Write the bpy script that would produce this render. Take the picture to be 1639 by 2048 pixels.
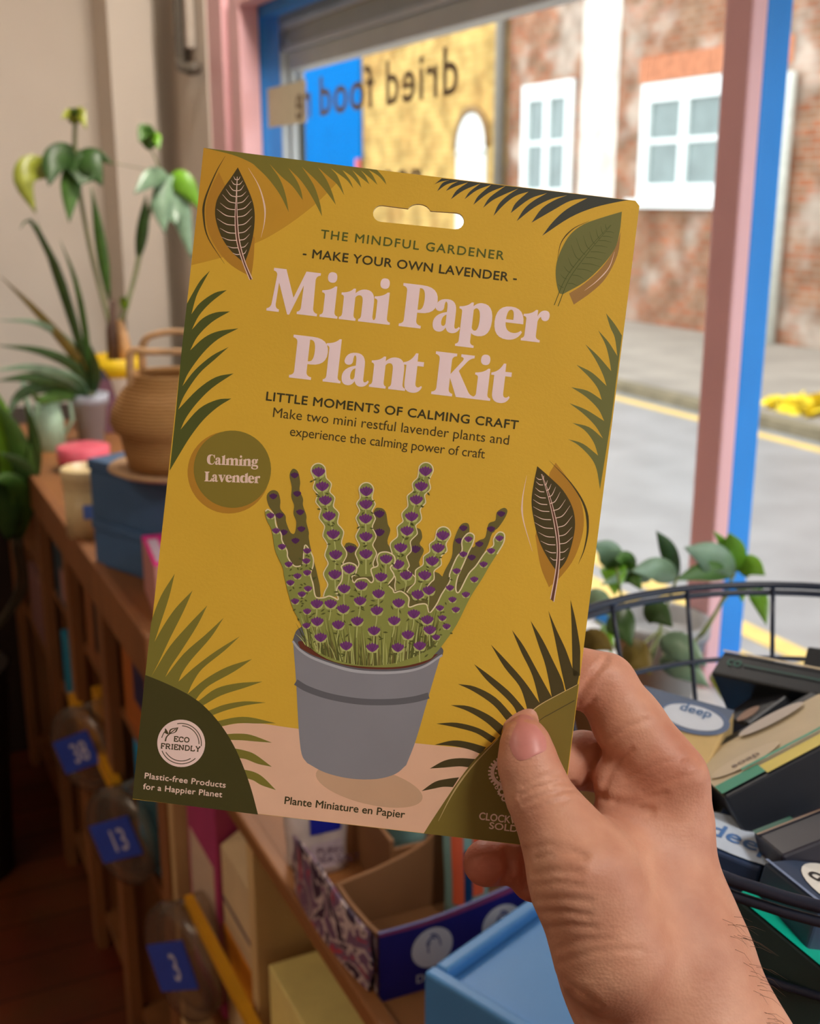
import bpy, math, random
import numpy as np
from mathutils import Vector, Matrix
from mathutils.geometry import tessellate_polygon

for o in list(bpy.data.objects):
    bpy.data.objects.remove(o, do_unlink=True)
SC = bpy.context.scene
COL = SC.collection
rnd = random.Random(7)

# ------------------------------------------------------------------ camera, sky, added fill lights, exposure
FPX, IW, IH = 2300.0, 1639.0, 2048.0
YAW, PITCH = math.radians(26), math.atan((1024 - 390) / 2300.0)
EYE = Vector((0, 0, 1.5))
FWD = Vector((math.sin(YAW) * math.cos(PITCH), math.cos(YAW) * math.cos(PITCH), -math.sin(PITCH)))
RGT = Vector((math.cos(YAW), -math.sin(YAW), 0))
UPV = RGT.cross(FWD)
VIEW = Matrix(((RGT.x, UPV.x, -FWD.x, EYE.x), (RGT.y, UPV.y, -FWD.y, EYE.y),
               (RGT.z, UPV.z, -FWD.z, EYE.z), (0, 0, 0, 1)))
cam = bpy.data.cameras.new('camera')
camo = bpy.data.objects.new('camera', cam)
COL.objects.link(camo)
camo.matrix_world = VIEW
cam.sensor_fit = 'HORIZONTAL'
cam.sensor_width = 36
cam.lens = 36 * FPX / IW
cam.clip_start = 0.01
cam.clip_end = 300
cam.dof.use_dof = True
cam.dof.focus_distance = 0.397
cam.dof.aperture_fstop = cam.lens / 2.8
SC.camera = camo

world = bpy.data.worlds.new('overcast_sky')
SC.world = world
world.use_nodes = True
wn = world.node_tree
bg = wn.nodes['Background']
bg.inputs['Color'].default_value = (0.93, 0.97, 1.0, 1)
bg.inputs['Strength'].default_value = 2.9

def fill_light(name, loc, size, watts, col, rot=(0, 0, 0), size_y=None):
    l = bpy.data.lights.new(name, 'AREA')
    l.energy = watts
    l.color = col
    l.shape = 'RECTANGLE'
    l.size = size
    l.size_y = size_y or size
    o = bpy.data.objects.new(name, l)
    COL.objects.link(o)
    o.location = loc
    o.rotation_euler = rot
    return o

WARM = (1.0, 0.93, 0.84)
fill_light('added_fill_light', (0.82, -0.95, 2.66), 0.5, 31, (1.0, 0.95, 0.9))  # unseen light added behind the camera to brighten the packet and hand
fill_light('added_fill_light', (0.86, 2.35, 2.66), 0.4, 25, WARM)  # unseen light added to lift the back wall and far pink jamb
fill_light('added_fill_light', (-1.5, 0.9, 2.66), 0.8, 13, (1.0, 0.84, 0.66))  # warm ambient fill added for the shelf fronts and floor, out of view

vs = SC.view_settings
vs.view_transform = 'Standard'
vs.look = 'None'
vs.gamma = 1
vs.use_curve_mapping = False
vs.exposure = 0.0
SC.cycles.max_bounces = 8
SC.cycles.transparent_max_bounces = 12
SC.cycles.caustics_reflective = False
SC.cycles.caustics_refractive = False

# ------------------------------------------------------------------ helpers
def ray(u, v):
    return FWD + RGT * ((u - IW / 2) / FPX) - UPV * ((v - IH / 2) / FPX)

def at(u, v, d):
    return EYE + ray(u, v) * d

def on(ax, val, u, v):
    d = ray(u, v)
    return EYE + d * ((val - EYE[ax]) / d[ax])

def lin(c):
    r = []
    for x in c[:3]:
        x /= 255.0
        r.append(x / 12.92 if x <= 0.04045 else ((x + 0.055) / 1.055) ** 2.4)
    return (r[0], r[1], r[2], 1)

MATS = {}
def M(name, col, rough=0.6, var=0.12, scale=30.0, metal=0.0, bump=0.0, bscale=None, spec=0.5, coat=0.0, stretch=None):
    if name in MATS:
        return MATS[name]
    m = bpy.data.materials.new(name)
    m.use_nodes = True
    nt = m.node_tree
    b = nt.nodes['Principled BSDF']
    b.inputs['Roughness'].default_value = rough
    b.inputs['Metallic'].default_value = metal
    b.inputs['Specular IOR Level'].default_value = spec
    b.inputs['Coat Weight'].default_value = coat
    tc = nt.nodes.new('ShaderNodeTexCoord')
    nz = nt.nodes.new('ShaderNodeTexNoise')
    nz.inputs['Scale'].default_value = scale
    nz.inputs['Detail'].default_value = 4
    src = tc.outputs['Object']
    if stretch:
        mp = nt.nodes.new('ShaderNodeMapping')
        mp.inputs['Scale'].default_value = stretch
        nt.links.new(src, mp.inputs['Vector'])
        src = mp.outputs['Vector']
    nt.links.new(src, nz.inputs['Vector'])
    rp = nt.nodes.new('ShaderNodeValToRGB')
    c = lin(col)
    rp.color_ramp.elements[0].position = 0.3
    rp.color_ramp.elements[1].position = 0.7
    rp.color_ramp.elements[0].color = tuple(x * (1 - var) for x in c[:3]) + (1,)
    rp.color_ramp.elements[1].color = tuple(min(1, x * (1 + var)) for x in c[:3]) + (1,)
    nt.links.new(nz.outputs['Fac'], rp.inputs['Fac'])
    nt.links.new(rp.outputs['Color'], b.inputs['Base Color'])
    if bump:
        bp = nt.nodes.new('ShaderNodeBump')
        bp.inputs['Strength'].default_value = bump
        bp.inputs['Distance'].default_value = 0.002
        n2 = nt.nodes.new('ShaderNodeTexNoise')
        n2.inputs['Scale'].default_value = bscale or scale * 4
        nt.links.new(src, n2.inputs['Vector'])
        nt.links.new(n2.outputs['Fac'], bp.inputs['Height'])
        nt.links.new(bp.outputs['Normal'], b.inputs['Normal'])
    MATS[name] = m
    return m

def glass_mat(name, tint, rough=0.03, gloss=0.08, body=0.0, bodycol=(255, 255, 255)):
    if name in MATS:
        return MATS[name]
    m = bpy.data.materials.new(name)
    m.use_nodes = True
    nt = m.node_tree
    nt.nodes.remove(nt.nodes['Principled BSDF'])
    out = nt.nodes['Material Output']
    tr = nt.nodes.new('ShaderNodeBsdfTransparent')
    tr.inputs['Color'].default_value = lin(tint)
    gl = nt.nodes.new('ShaderNodeBsdfGlossy')
    gl.inputs['Roughness'].default_value = rough
    df = nt.nodes.new('ShaderNodeBsdfDiffuse')
    df.inputs['Color'].default_value = lin(bodycol)
    lw = nt.nodes.new('ShaderNodeLayerWeight')
    lw.inputs['Blend'].default_value = 0.5
    pw = nt.nodes.new('ShaderNodeMath')
    pw.operation = 'POWER'
    pw.inputs[1].default_value = 5
    ml = nt.nodes.new('ShaderNodeMath')
    ml.operation = 'MULTIPLY_ADD'
    ml.inputs[1].default_value = gloss * 4
    ml.inputs[2].default_value = gloss * 0.3
    nt.links.new(lw.outputs['Facing'], pw.inputs[0])
    nt.links.new(pw.outputs[0], ml.inputs[0])
    m1 = nt.nodes.new('ShaderNodeMixShader')
    m1.inputs[0].default_value = body
    m2 = nt.nodes.new('ShaderNodeMixShader')
    nt.links.new(tr.outputs[0], m1.inputs[1])
    nt.links.new(df.outputs[0], m1.inputs[2])
    nt.links.new(ml.outputs[0], m2.inputs[0])
    nt.links.new(m1.outputs[0], m2.inputs[1])
    nt.links.new(gl.outputs[0], m2.inputs[2])
    nt.links.new(m2.outputs[0], out.inputs['Surface'])
    MATS[name] = m
    return m

class MB:
    """collects shapes, builds them as ONE mesh object"""
    def __init__(self):
        self.v, self.f, self.mi, self.mats, self.sm = [], [], [], [], []
    def _m(self, m):
        if m not in self.mats:
            self.mats.append(m)
        return self.mats.index(m)
    def add(self, vs, fs, m, smooth=False):
        k = len(self.v)
        i = self._m(m)
        self.v += [tuple(p) for p in vs]
        for f in fs:
            self.f.append([k + q for q in f])
            self.mi.append(i)
            self.sm.append(smooth)
        return self
    def hexa(self, p, m):
        return self.add(p, [(3, 2, 1, 0), (4, 5, 6, 7), (0, 1, 5, 4), (1, 2, 6, 5), (2, 3, 7, 6), (3, 0, 4, 7)], m)
    def box(self, a, b, m):
        x0, y0, z0 = a
        x1, y1, z1 = b
        return self.hexa([(x0, y0, z0), (x1, y0, z0), (x1, y1, z0), (x0, y1, z0),
                          (x0, y0, z1), (x1, y0, z1), (x1, y1, z1), (x0, y1, z1)], m)
    def tube(self, pts, r, m, n=8, closed=False):
        pts = [Vector(p) for p in pts]
        N = len(pts)
        rs = r if isinstance(r, (list, tuple)) else [r] * N
        V, Fc = [], []
        prev = None
        for i, p in enumerate(pts):
            t = (pts[(i + 1) % N] - pts[i - 1]) if closed else (pts[min(i + 1, N - 1)] - pts[max(i - 1, 0)])
            t.normalize()
            if prev is None:
                a = t.orthogonal().normalized()
            else:
                a = (prev - t * prev.dot(t)).normalized()
            prev = a
            b = t.cross(a)
            for k in range(n):
                w = 2 * math.pi * k / n
                V.append(p + (a * math.cos(w) + b * math.sin(w)) * rs[i])
        for i in range(N if closed else N - 1):
            j = (i + 1) % N
            for k in range(n):
                Fc.append((i * n + k, i * n + (k + 1) % n, j * n + (k + 1) % n, j * n + k))
        if not closed:
            Fc.append(tuple(range(n - 1, -1, -1)))
            Fc.append(tuple((N - 1) * n + k for k in range(n)))
        return self.add(V, Fc, m, True)
    def lathe(self, prof, m, c=(0, 0, 0), n=32, axis='z', sq=1.0):
        V, Fc = [], []
        for r, z in prof:
            for k in range(n):
                w = 2 * math.pi * k / n
                p = (r * math.cos(w), r * math.sin(w) * sq, z)
                if axis == 'x':
                    p = (p[2], p[0], p[1])
                V.append((p[0] + c[0], p[1] + c[1], p[2] + c[2]))
        for i in range(len(prof) - 1):
            for k in range(n):
                Fc.append((i * n + k, i * n + (k + 1) % n, (i + 1) * n + (k + 1) % n, (i + 1) * n + k))
        return self.add(V, Fc, m, True)
    def build(self, name, parent=None, label=None, bevel=0.0):
        me = bpy.data.meshes.new(name)
        me.from_pydata(self.v, [], self.f)
        for m in self.mats:
            me.materials.append(m)
        for p, i, s in zip(me.polygons, self.mi, self.sm):
            p.material_index = i
            p.use_smooth = s
        me.update()
        o = bpy.data.objects.new(name, me)
        COL.objects.link(o)
        if parent is not None:
            o.parent = parent
        if label:
            o['label'] = label
        if bevel:
            bv = o.modifiers.new('bevel', 'BEVEL')
            bv.width = bevel
            bv.segments = 2
            bv.limit_method = 'ANGLE'
        return o

def tag(o, label, cat, group=None):
    o['label'] = label
    o['category'] = cat
    if group:
        o['group'] = group
    return o

def thing(name, label, cat, loc=(0, 0, 0), rz=0.0, group=None):
    o = bpy.data.objects.new(name, None)
    o.empty_display_size = 0.02
    COL.objects.link(o)
    o.location = loc
    o.rotation_euler = (0, 0, rz)
    return tag(o, label, cat, group)

def struct(name, mb, bevel=0.0):
    o = mb.build(name, bevel=bevel)
    o['kind'] = 'structure'
    return o

def catmull(P, closed=False, n=5):
    P = [Vector((p[0], p[1], p[2] if len(p) > 2 else 0)) for p in P]
    if len(P) < 3:
        return P
    out = []
    N = len(P)
    rng = range(N if closed else N - 1)
    for i in rng:
        p0 = P[i - 1] if (closed or i > 0) else P[0] * 2 - P[1]
        p1, p2 = P[i], P[(i + 1) % N]
        p3 = P[(i + 2) % N] if (closed or i + 2 < N) else P[-1] * 2 - P[-2]
        for k in range(n):
            t = k / n
            out.append(0.5 * (2 * p1 + (p2 - p0) * t + (2 * p0 - 5 * p1 + 4 * p2 - p3) * t * t
                              + (3 * p1 - p0 - 3 * p2 + p3) * t ** 3))
    if not closed:
        out.append(P[-1])
    return out

def text_mesh(s, spacing=1.0, bold=0.0, res=3):
    """built-in font -> list of 2D verts and faces, cap height 1"""
    c = bpy.data.curves.new('lettering', 'FONT')
    c.body = s
    c.resolution_u = res
    c.space_character = spacing
    c.offset = bold
    o = bpy.data.objects.new('lettering', c)
    COL.objects.link(o)
    dg = bpy.context.evaluated_depsgraph_get()
    dg.update()
    me = bpy.data.meshes.new_from_object(o.evaluated_get(dg))
    vs_ = [(v.co.x, v.co.y) for v in me.vertices]
    fs_ = [tuple(p.vertices) for p in me.polygons]
    bpy.data.objects.remove(o, do_unlink=True)
    bpy.data.curves.remove(c)
    bpy.data.meshes.remove(me)
    return vs_, fs_

CAP = max(y for x, y in text_mesh('H')[0])

def text_into(mb, s, m, org, ex, ey, height, spacing=1.0, bold=0.0, width=None, center=False, mirror=False):
    """lettering on a face: org = baseline start, ex/ey = unit vectors of the face, height = cap height"""
    v, f = text_mesh(s, spacing, bold)
    x0, x1 = min(p[0] for p in v), max(p[0] for p in v)
    k = height / CAP
    kx = k if width is None else width / (x1 - x0)
    off = -(x0 + x1) / 2 if center else -x0
    sg = -1 if mirror else 1
    org, ex, ey = Vector(org), Vector(ex), Vector(ey)
    mb.add([org + ex * ((p[0] + off) * kx * sg) + ey * (p[1] * k) for p in v], f, m)

# ------------------------------------------------------------------ materials of the place
PINK = M('pink_paint', (238, 186, 190), 0.45, 0.04, 8)
BLUEP = M('blue_frame_paint', (56, 148, 236), 0.5, 0.06, 8, spec=0.15)
WALLM = M('cream_wall_paint', (228, 217, 203), 0.85, 0.03, 4, bump=0.1, bscale=60)
SHUT = M('grey_shutter_metal', (196, 200, 194), 0.5, 0.05, 6)
SHUTL = M('pale_shutter_metal', (222, 230, 234), 0.45, 0.05, 6)
WOOD = M('brown_shelf_wood', (150, 98, 52), 0.55, 0.22, 14, stretch=(1, 0.12, 1), bump=0.1)
WOODV = M('brown_divider_wood', (146, 94, 52), 0.6, 0.22, 14, stretch=(1, 1, 0.12), bump=0.1)
WOODL = M('pale_pine_wood', (226, 192, 134), 0.6, 0.12, 14, stretch=(1, 1, 0.15), bump=0.1)
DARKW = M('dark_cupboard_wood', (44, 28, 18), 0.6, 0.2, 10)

def floor_mat():
    m = bpy.data.materials.new('dark_red_floorboards')
    m.use_nodes = True
    nt = m.node_tree
    b = nt.nodes['Principled BSDF']
    b.inputs['Roughness'].default_value = 0.5
    tc = nt.nodes.new('ShaderNodeTexCoord')
    br = nt.nodes.new('ShaderNodeTexBrick')
    br.inputs['Scale'].default_value = 1
    br.inputs['Brick Width'].default_value = 1.6
    br.inputs['Row Height'].default_value = 0.12
    br.inputs['Mortar Size'].default_value = 0.002
    br.inputs['Color1'].default_value = lin((126, 60, 26))
    br.inputs['Color2'].default_value = lin((100, 42, 18))
    br.inputs['Mortar'].default_value = lin((20, 8, 4))
    nt.links.new(tc.outputs['Object'], br.inputs['Vector'])
    nz = nt.nodes.new('ShaderNodeTexNoise')
    nz.inputs['Scale'].default_value = 7
    nt.links.new(tc.outputs['Object'], nz.inputs['Vector'])
    mx = nt.nodes.new('ShaderNodeMix')
    mx.data_type = 'RGBA'
    mx.blend_type = 'MULTIPLY'
    mx.inputs[0].default_value = 0.6
    nt.links.new(br.outputs['Color'], mx.inputs[6])
    nt.links.new(nz.outputs['Color'], mx.inputs[7])
    nt.links.new(mx.outputs[2], b.inputs['Base Color'])
    return m

def brick_mat(name, c1, c2, mort, patch, pf, sx=1.0):
    """bricks 0.22 x 0.075 m with weathered patches; mapped over (y, z) of the facade"""
    m = bpy.data.materials.new(name)
    m.use_nodes = True
    nt = m.node_tree
    b = nt.nodes['Principled BSDF']
    b.inputs['Roughness'].default_value = 0.85
    b.inputs['Specular IOR Level'].default_value = 0.05
    tc = nt.nodes.new('ShaderNodeTexCoord')
    sp = nt.nodes.new('ShaderNodeSeparateXYZ')
    cb = nt.nodes.new('ShaderNodeCombineXYZ')
    nt.links.new(tc.outputs['Object'], sp.inputs[0])
    nt.links.new(sp.outputs['Y'], cb.inputs['X'])
    nt.links.new(sp.outputs['Z'], cb.inputs['Y'])
    br = nt.nodes.new('ShaderNodeTexBrick')
    br.inputs['Scale'].default_value = 1
    br.inputs['Brick Width'].default_value = 0.23
    br.inputs['Row Height'].default_value = 0.075
    br.inputs['Mortar Size'].default_value = 0.008
    br.inputs['Color1'].default_value = lin(c1)
    br.inputs['Color2'].default_value = lin(c2)
    br.inputs['Mortar'].default_value = lin(mort)
    nt.links.new(cb.outputs[0], br.inputs['Vector'])
    nz = nt.nodes.new('ShaderNodeTexNoise')
    nz.inputs['Scale'].default_value = 1.3
    nz.inputs['Detail'].default_value = 6
    nt.links.new(cb.outputs[0], nz.inputs['Vector'])
    rp = nt.nodes.new('ShaderNodeValToRGB')
    rp.color_ramp.elements[0].position = 0.5
    rp.color_ramp.elements[1].position = 0.62
    rp.color_ramp.elements[1].color = (pf, pf, pf, 1)
    nt.links.new(nz.outputs['Fac'], rp.inputs['Fac'])
    mx = nt.nodes.new('ShaderNodeMix')
    mx.data_type = 'RGBA'
    nt.links.new(rp.outputs['Color'], mx.inputs[0])
    nt.links.new(br.outputs['Color'], mx.inputs[6])
    mx.inputs[7].default_value = lin(patch)
    n2 = nt.nodes.new('ShaderNodeTexNoise')
    n2.inputs['Scale'].default_value = 3.1
    n2.inputs['Detail'].default_value = 5
    nt.links.new(cb.outputs[0], n2.inputs['Vector'])
    r2 = nt.nodes.new('ShaderNodeValToRGB')
    r2.color_ramp.elements[0].position = 0.35
    r2.color_ramp.elements[0].color = (0.62, 0.6, 0.58, 1)
    r2.color_ramp.elements[1].position = 0.65
    r2.color_ramp.elements[1].color = (1.1, 1.1, 1.1, 1)
    nt.links.new(n2.outputs['Fac'], r2.inputs['Fac'])
    m2 = nt.nodes.new('ShaderNodeMix')
    m2.data_type = 'RGBA'
    m2.blend_type = 'MULTIPLY'
    m2.inputs[0].default_value = 1
    nt.links.new(mx.outputs[2], m2.inputs[6])
    nt.links.new(r2.outputs['Color'], m2.inputs[7])
    nt.links.new(m2.outputs[2], b.inputs['Base Color'])
    return m

# ------------------------------------------------------------------ the setting: shop room
XG = 1.0          # inside face of the shop front
struct('floor', MB().box((-3, -2.6, -0.06), (1.0, 3.9, 0), floor_mat()))
struct('ceiling', MB().box((-3, -2.6, 2.7), (1.08, 3.9, 2.76), WALLM))
struct('wall_left', MB().box((-3.08, -2.6, 0), (-3, 3.9, 2.7), WALLM))
struct('wall_rear', MB().box((-3, -2.68, 0), (1.08, -2.6, 2.7), WALLM))
mb = MB().box((-3, 3.76, 0), (1.08, 3.9, 2.7), WALLM)
mb.box((0.775, 3.56, 0), (0.9, 3.76, 2.7), WALLM)           # shallow pier by the corner
struct('wall_back', mb)
mb = MB().box((1.0, -2.6, 0), (1.08, 3.76, 0.83), WALLM)
mb.box((1.0, 3.13, 0.83), (1.08, 3.76, 2.7), WALLM)
mb.box((0.96, 3.22, 0.95), (1.0, 3.76, 2.7), WALLM)
mb.box((1.0, -2.6, 0.83), (1.08, -0.9, 2.7), WALLM)
mb.box((1.0, -0.9, 2.03), (1.08, 3.13, 2.7), WALLM)
struct('wall_window', mb)
# window frame: pink inside, blue outside
o = MB()
o.box((0.965, 3.09, 0.87), (1.0, 3.22, 2.06), PINK)
o.box((0.985, 3.055, 0.87), (1.01, 3.09, 2.03), PINK)
o.box((0.972, 2.97, 0.87), (1.025, 3.055, 2.0), PINK)
o.box((0.972, 1.183, 1.955), (1.025, 2.97, 2.06), PINK)
o.box((0.985, -0.85, 1.955), (1.025, 1.134, 2.06), PINK)
o.box((1.0, 1.134, 0.845), (1.025, 1.183, 2.0), PINK)
o.box((1.0, -0.9, 0.845), (1.025, -0.85, 2.0), PINK)
o = struct('window_1', o, bevel=0.004)
b_ = MB()
b_.box((1.0255, 2.97, 0.845), (1.0795, 3.12, 2.0), BLUEP)
b_.box((1.0255, 1.137, 0.845), (1.066, 1.18, 2.0), BLUEP)
b_.box((1.0255, -0.9, 1.93), (1.068, 3.0, 2.03), BLUEP)
b_.box((1.0255, -0.9, 0.83), (1.068, 3.0, 0.865), BLUEP)
b_.build('outer_frame', o, 'bright blue outer frame', 0.003)
GL = glass_mat('window_glass', (250, 252, 252), 0.02, 0.025)
MB().box((1.027, 1.183, 0.865), (1.031, 2.97, 1.93), GL).build('glass_pane', o)
MB().box((1.027, -0.85, 0.865), (1.031, 1.134, 1.93), GL).build('glass_pane', o)
struct('trim_1', MB().box((0.9, -0.9, 0.815), (1.03, 3.1, 0.845), M('white_sill_paint', (214, 208, 200), 0.4, 0.03)))

# lettering on the glass, read from the street
TANL = M('tan_vinyl_lettering', (120, 100, 72), 0.6, 0.05)
p0, p1 = on(0, 1.026, 916, 190), on(0, 1.026, 640, 228)
zb = (p0.z + p1.z) / 2
capz = on(0, 1.026, 900, 82).z - on(0, 1.026, 904, 188).z
wl = thing('window_lettering', 'tan lowercase lettering stuck on the window glass, mirrored from inside', 'lettering', (1.026, p0.y, zb))
p2 = on(0, 1.026, 622, 240)
p3 = on(0, 1.026, 842, 330)
for ch, yy, zz, ht, wd_ in (('dried', p0.y, 0, .9, on(0, 1.026, 772, 200).y - p0.y), ('food', on(0, 1.026, 748, 200).y, 0, .9, p1.y - on(0, 1.026, 748, 200).y),
                            ('re', p2.y, 0, .9, None), ('noo', p3.y, p3.z - 0.058 - zb, .85, None)):
    mb = MB()
    text_into(mb, ch, TANL, (0, yy - p0.y, zz), (0, 1, 0), (0, 0, 1), capz * ht, 1.08, 0.012, width=wd_)
    mb.build('word', wl)

# roller shutter outside the window
sh = thing('roller_shutter', 'grey metal roller shutter box and guide rail outside the shop window', 'shutter', (1.1, 2.0, 1.82))
mb = MB().box((0.0, -2.9, 0.03), (0.16, 1.12, 0.26), SHUT)
mb.box((-0.012, -2.9, 0.085), (0.0, 1.1, 0.1), SHUTL)
mb.box((-0.012, -2.9, 0.03), (0.0, 1.1, 0.045), SHUTL)
mb.build('housing', sh, bevel=0.004)
MB().box((0.0, -2.9, -0.012), (0.05, 1.08, 0.03), SHUTL).build('bottom_lip', sh, bevel=0.003)
mb = MB().box((-0.02, 0.97, -1.0), (0.0, 1.06, 0.03), SHUTL)
mb.box((0.003, 0.96, -1.0), (0.02, 1.06, 0.0), SHUTL)
mb.box((0.02, 0.975, -1.0), (0.03, 1.06, -0.02), SHUT)
mb.box((0.03, 0.965, -1.0), (0.042, 1.06, -0.03), M('dark_shutter_gap', (86, 98, 92), 0.6))
mb.build('guide_rail', sh)
MB().tube([(0.0, 0.962, 0.06), (0.012, 0.958, 0.02), (0.03, 0.955, -0.02), (0.034, 0.955, -0.08)], 0.008, SHUTL).build('guide_funnel', sh)

# wall bracket by the window
GREYB = M('dark_grey_bracket_paint', (104, 96, 84), 0.5)
a0 = on(0, 0.955, 372, -10)
MB().box((1.0262, on(0, 1.026, 612, 200).y, on(0, 1.026, 575, 250).z), (1.0268, on(0, 1.026, 535, 200).y, on(0, 1.026, 575, 168).z), M('cream_vinyl', (216, 208, 178), 0.6, 0.05)).build('cream_sticker', wl, 'cream sticker').location = (-1.026, -p0.y, -zb)
br_ = thing('wall_bracket', 'grey metal bracket on the cream wall beside the pink window frame', 'bracket', (0.955, 3.33, 1.86))
MB().box((-0.03, 0.035, 0.0), (0.0, 0.085, 0.3), GREYB).build('arm', br_, bevel=0.004)
MB().box((-0.022, -0.03, 0.03), (0.0, 0.0, 0.3), M('pale_bracket_strip', (190, 178, 164), 0.5)).build('back_strip', br_)
MB().tube([(-0.02, 0.06, 0.01), (-0.03, 0.02, -0.015), (-0.03, -0.06, -0.03), (-0.02, -0.1, -0.03)], 0.016, GREYB).build('hook', br_)

# ------------------------------------------------------------------ the street
ROAD = M('wet_asphalt', (150, 148, 148), 0.34, 0.14, 3, bump=0.15, bscale=80)
PAVE = M('pavement_slabs', (156, 146, 134), 0.7, 0.18, 2.2, bump=0.2)
KERB = M('mossy_kerb_stone', (128, 116, 92), 0.8, 0.3, 5)
YEL = M('yellow_road_paint', (226, 190, 108), 0.6, 0.1, 9)
struct('road', MB().box((2.2, -20, -0.1), (6.2, 60, 0), ROAD))
struct('pavement_near', MB().box((1.08, -20, -0.1), (2.35, 60, 0.06), PAVE))
mb = MB().box((5.55, -20, -0.1), (8.3, 60, 0.08), PAVE)
mb.box((5.42, -20, -0.1), (5.55, 60, 0.075), KERB)
struct('pavement_far', mb)
struct('yellow_line_far', MB().box((5.2, -20, 0), (5.3, 60, 0.003), YEL))
struct('yellow_line_near', MB().box((2.52, -20, 0), (2.62, 60, 0.003), YEL).box((2.72, -20, 0), (2.82, 60, 0.003), YEL))
YLEAF = M('yellow_fallen_leaves', (238, 206, 40), 0.8, 0.25, 20)
mb = MB()
pc = on(2, 0.1, 1640, 815)
for i in range(160):
    a = rnd.uniform(0, 6.28)
    rr = rnd.random() ** 0.5
    c = Vector((pc.x + rr * 0.3 * math.cos(a), pc.y + rr * 0.45 * math.sin(a), 0.085 + rnd.random() * 0.12 * (1 - rr)))
    d = Vector((rnd.uniform(-1, 1), rnd.uniform(-1, 1), rnd.uniform(-.3, .6))).normalized() * 0.06
    e = d.cross(Vector((rnd.uniform(-1, 1), rnd.uniform(-1, 1), 1))).normalized() * 0.04
    mb.add([c - d, c + e, c + d, c - e + Vector((0, 0, .01))], [(0, 1, 2, 3)], YLEAF)
o = tag(mb.build('leaf_heap'), 'heap of yellow fallen leaves on the far pavement by the kerb', 'leaves')
o['kind'] = 'stuff'

RED = brick_mat('weathered_red_brick', (174, 108, 78), (160, 122, 96), (170, 150, 130), (196, 182, 168), 0.75)
YELB = brick_mat('painted_yellow_brick', (218, 182, 108), (206, 164, 92), (214, 186, 126), (186, 138, 80), 0.5)
WHITE = M('white_window_paint', (238, 244, 242), 0.5, 0.02)
PANE = M('dark_window_pane', (128, 142, 140), 0.08, 0.15, 3)
BX = 8.3
bd = thing('brick_building', 'weathered red brick building with white sash windows across the street', 'building', (BX, 10, 0))
MB().box((0, -14, 0), (0.3, 4.04, 7), RED).build('wall', bd)
def sash(y0, y1, z0, z1, cols, parent, off):
    m = MB()
    m.box((-0.05, y0 - off, z0), (-0.001, y0 - off + 0.16, z1), WHITE)
    m.box((-0.05, y1 - off - 0.16, z0), (-0.001, y1 - off, z1), WHITE)
    m.box((-0.05, y0 - off + 0.16, z1 - 0.2), (-0.001, y1 - off - 0.16, z1), WHITE)
    m.box((-0.05, y0 - off + 0.16, z0), (-0.001, y1 - off - 0.16, z0 + 0.16), WHITE)
    w = (y1 - y0 - 0.32 - 0.14 * (cols - 1)) / cols
    wf = m.build('window', parent)
    pn = MB()
    for i in range(cols):
        a = y0 - off + 0.16 + i * (w + 0.14)
        if i:
            m = MB().box((-0.045, a - 0.14, z0 + 0.16), (-0.002, a, z1 - 0.2), WHITE)
            m.build('mullion', wf)
        m = MB().box((-0.03, a, (z0 + z1) / 2 - 0.03), (-0.002, a + w, (z0 + z1) / 2 + 0.03), WHITE)
        m.build('meeting_rail', wf)
        pn.box((-0.012, a, z0 + 0.16), (-0.0015, a + w, z1 - 0.2), PANE)
    pn.build('pane', wf)
    MB().box((-0.13, y0 - off - 0.12, z0 - 0.1), (-0.001, y1 - off + 0.12, z0), WHITE).build('window_sill', wf)
sash(12.42, 13.6, 1.42, 2.86, 2, bd, 10)
sash(8.9, 11.05, 1.46, 2.68, 3, bd, 10)
sash(5.2, 6.6, 1.46, 2.68, 2, bd, 10)
mb = MB()
ARCH = M('brick_lintel', (198, 128, 92), 0.85, 0.2, 12)
for i in range(22):
    y = 8.8 + i * 0.108 - 10
    mb.box((-0.012, y, 2.7), (-0.001, y + 0.09, 2.95), ARCH)
mb.build('brick_lintel', bd)
MB().box((-0.01, 1.55, 0), (-0.001, 2.3, 6.5), M('white_limewash', (222, 214, 202), 0.9, 0.25, 3)).build('whitewash_strip', bd)
tag(MB().tube([(8.22, 8.72, 0.08), (8.22, 8.72, 2.55), (8.22, 8.74, 2.6)], 0.05, M('pale_pipe_paint', (214, 216, 206), 0.5)).build('drainpipe'),
    'pale grey drainpipe on the red brick wall right of the window post', 'pipe')
tag(MB().tube([(8.21, 14.1, 0.08), (8.21, 14.1, 7.0)], 0.075, M('grey_pipe_paint', (122, 116, 106), 0.5)).build('drainpipe'),
    'grey downpipe where the yellow and red brick buildings meet', 'pipe')
yb = thing('yellow_building', 'yellow painted brick house with an arched white door', 'building', (BX, 16, 0))
MB().box((0, -1.95, 0), (0.3, 2.85, 7), YELB).build('wall', yb)
pts = []
yc, hw, zs = 14.98 - 16, 0.42, 2.15
prof = [(yc + hw, 0.08), (yc + hw, zs)] + [(yc + hw * math.cos(a), zs + hw * 1.1 * math.sin(a)) for a in np.linspace(0.15, 3.0, 12)] + [(yc - hw, zs), (yc - hw, 0.08)]
n = len(prof)
mb = MB()
mb.add([(-0.04, y, z) for y, z in prof] + [(-0.001, y, z) for y, z in prof],
       [tuple(range(n - 1, -1, -1))] + [(i, (i + 1) % n, n + (i + 1) % n, n + i) for i in range(n)], WHITE)
dr = mb.build('door', yb)
MB().box((-0.06, yc - hw, zs - 0.1), (-0.041, yc + hw, zs - 0.05), M('door_transom_grey', (176, 184, 184), 0.5)).build('transom', dr)
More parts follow.
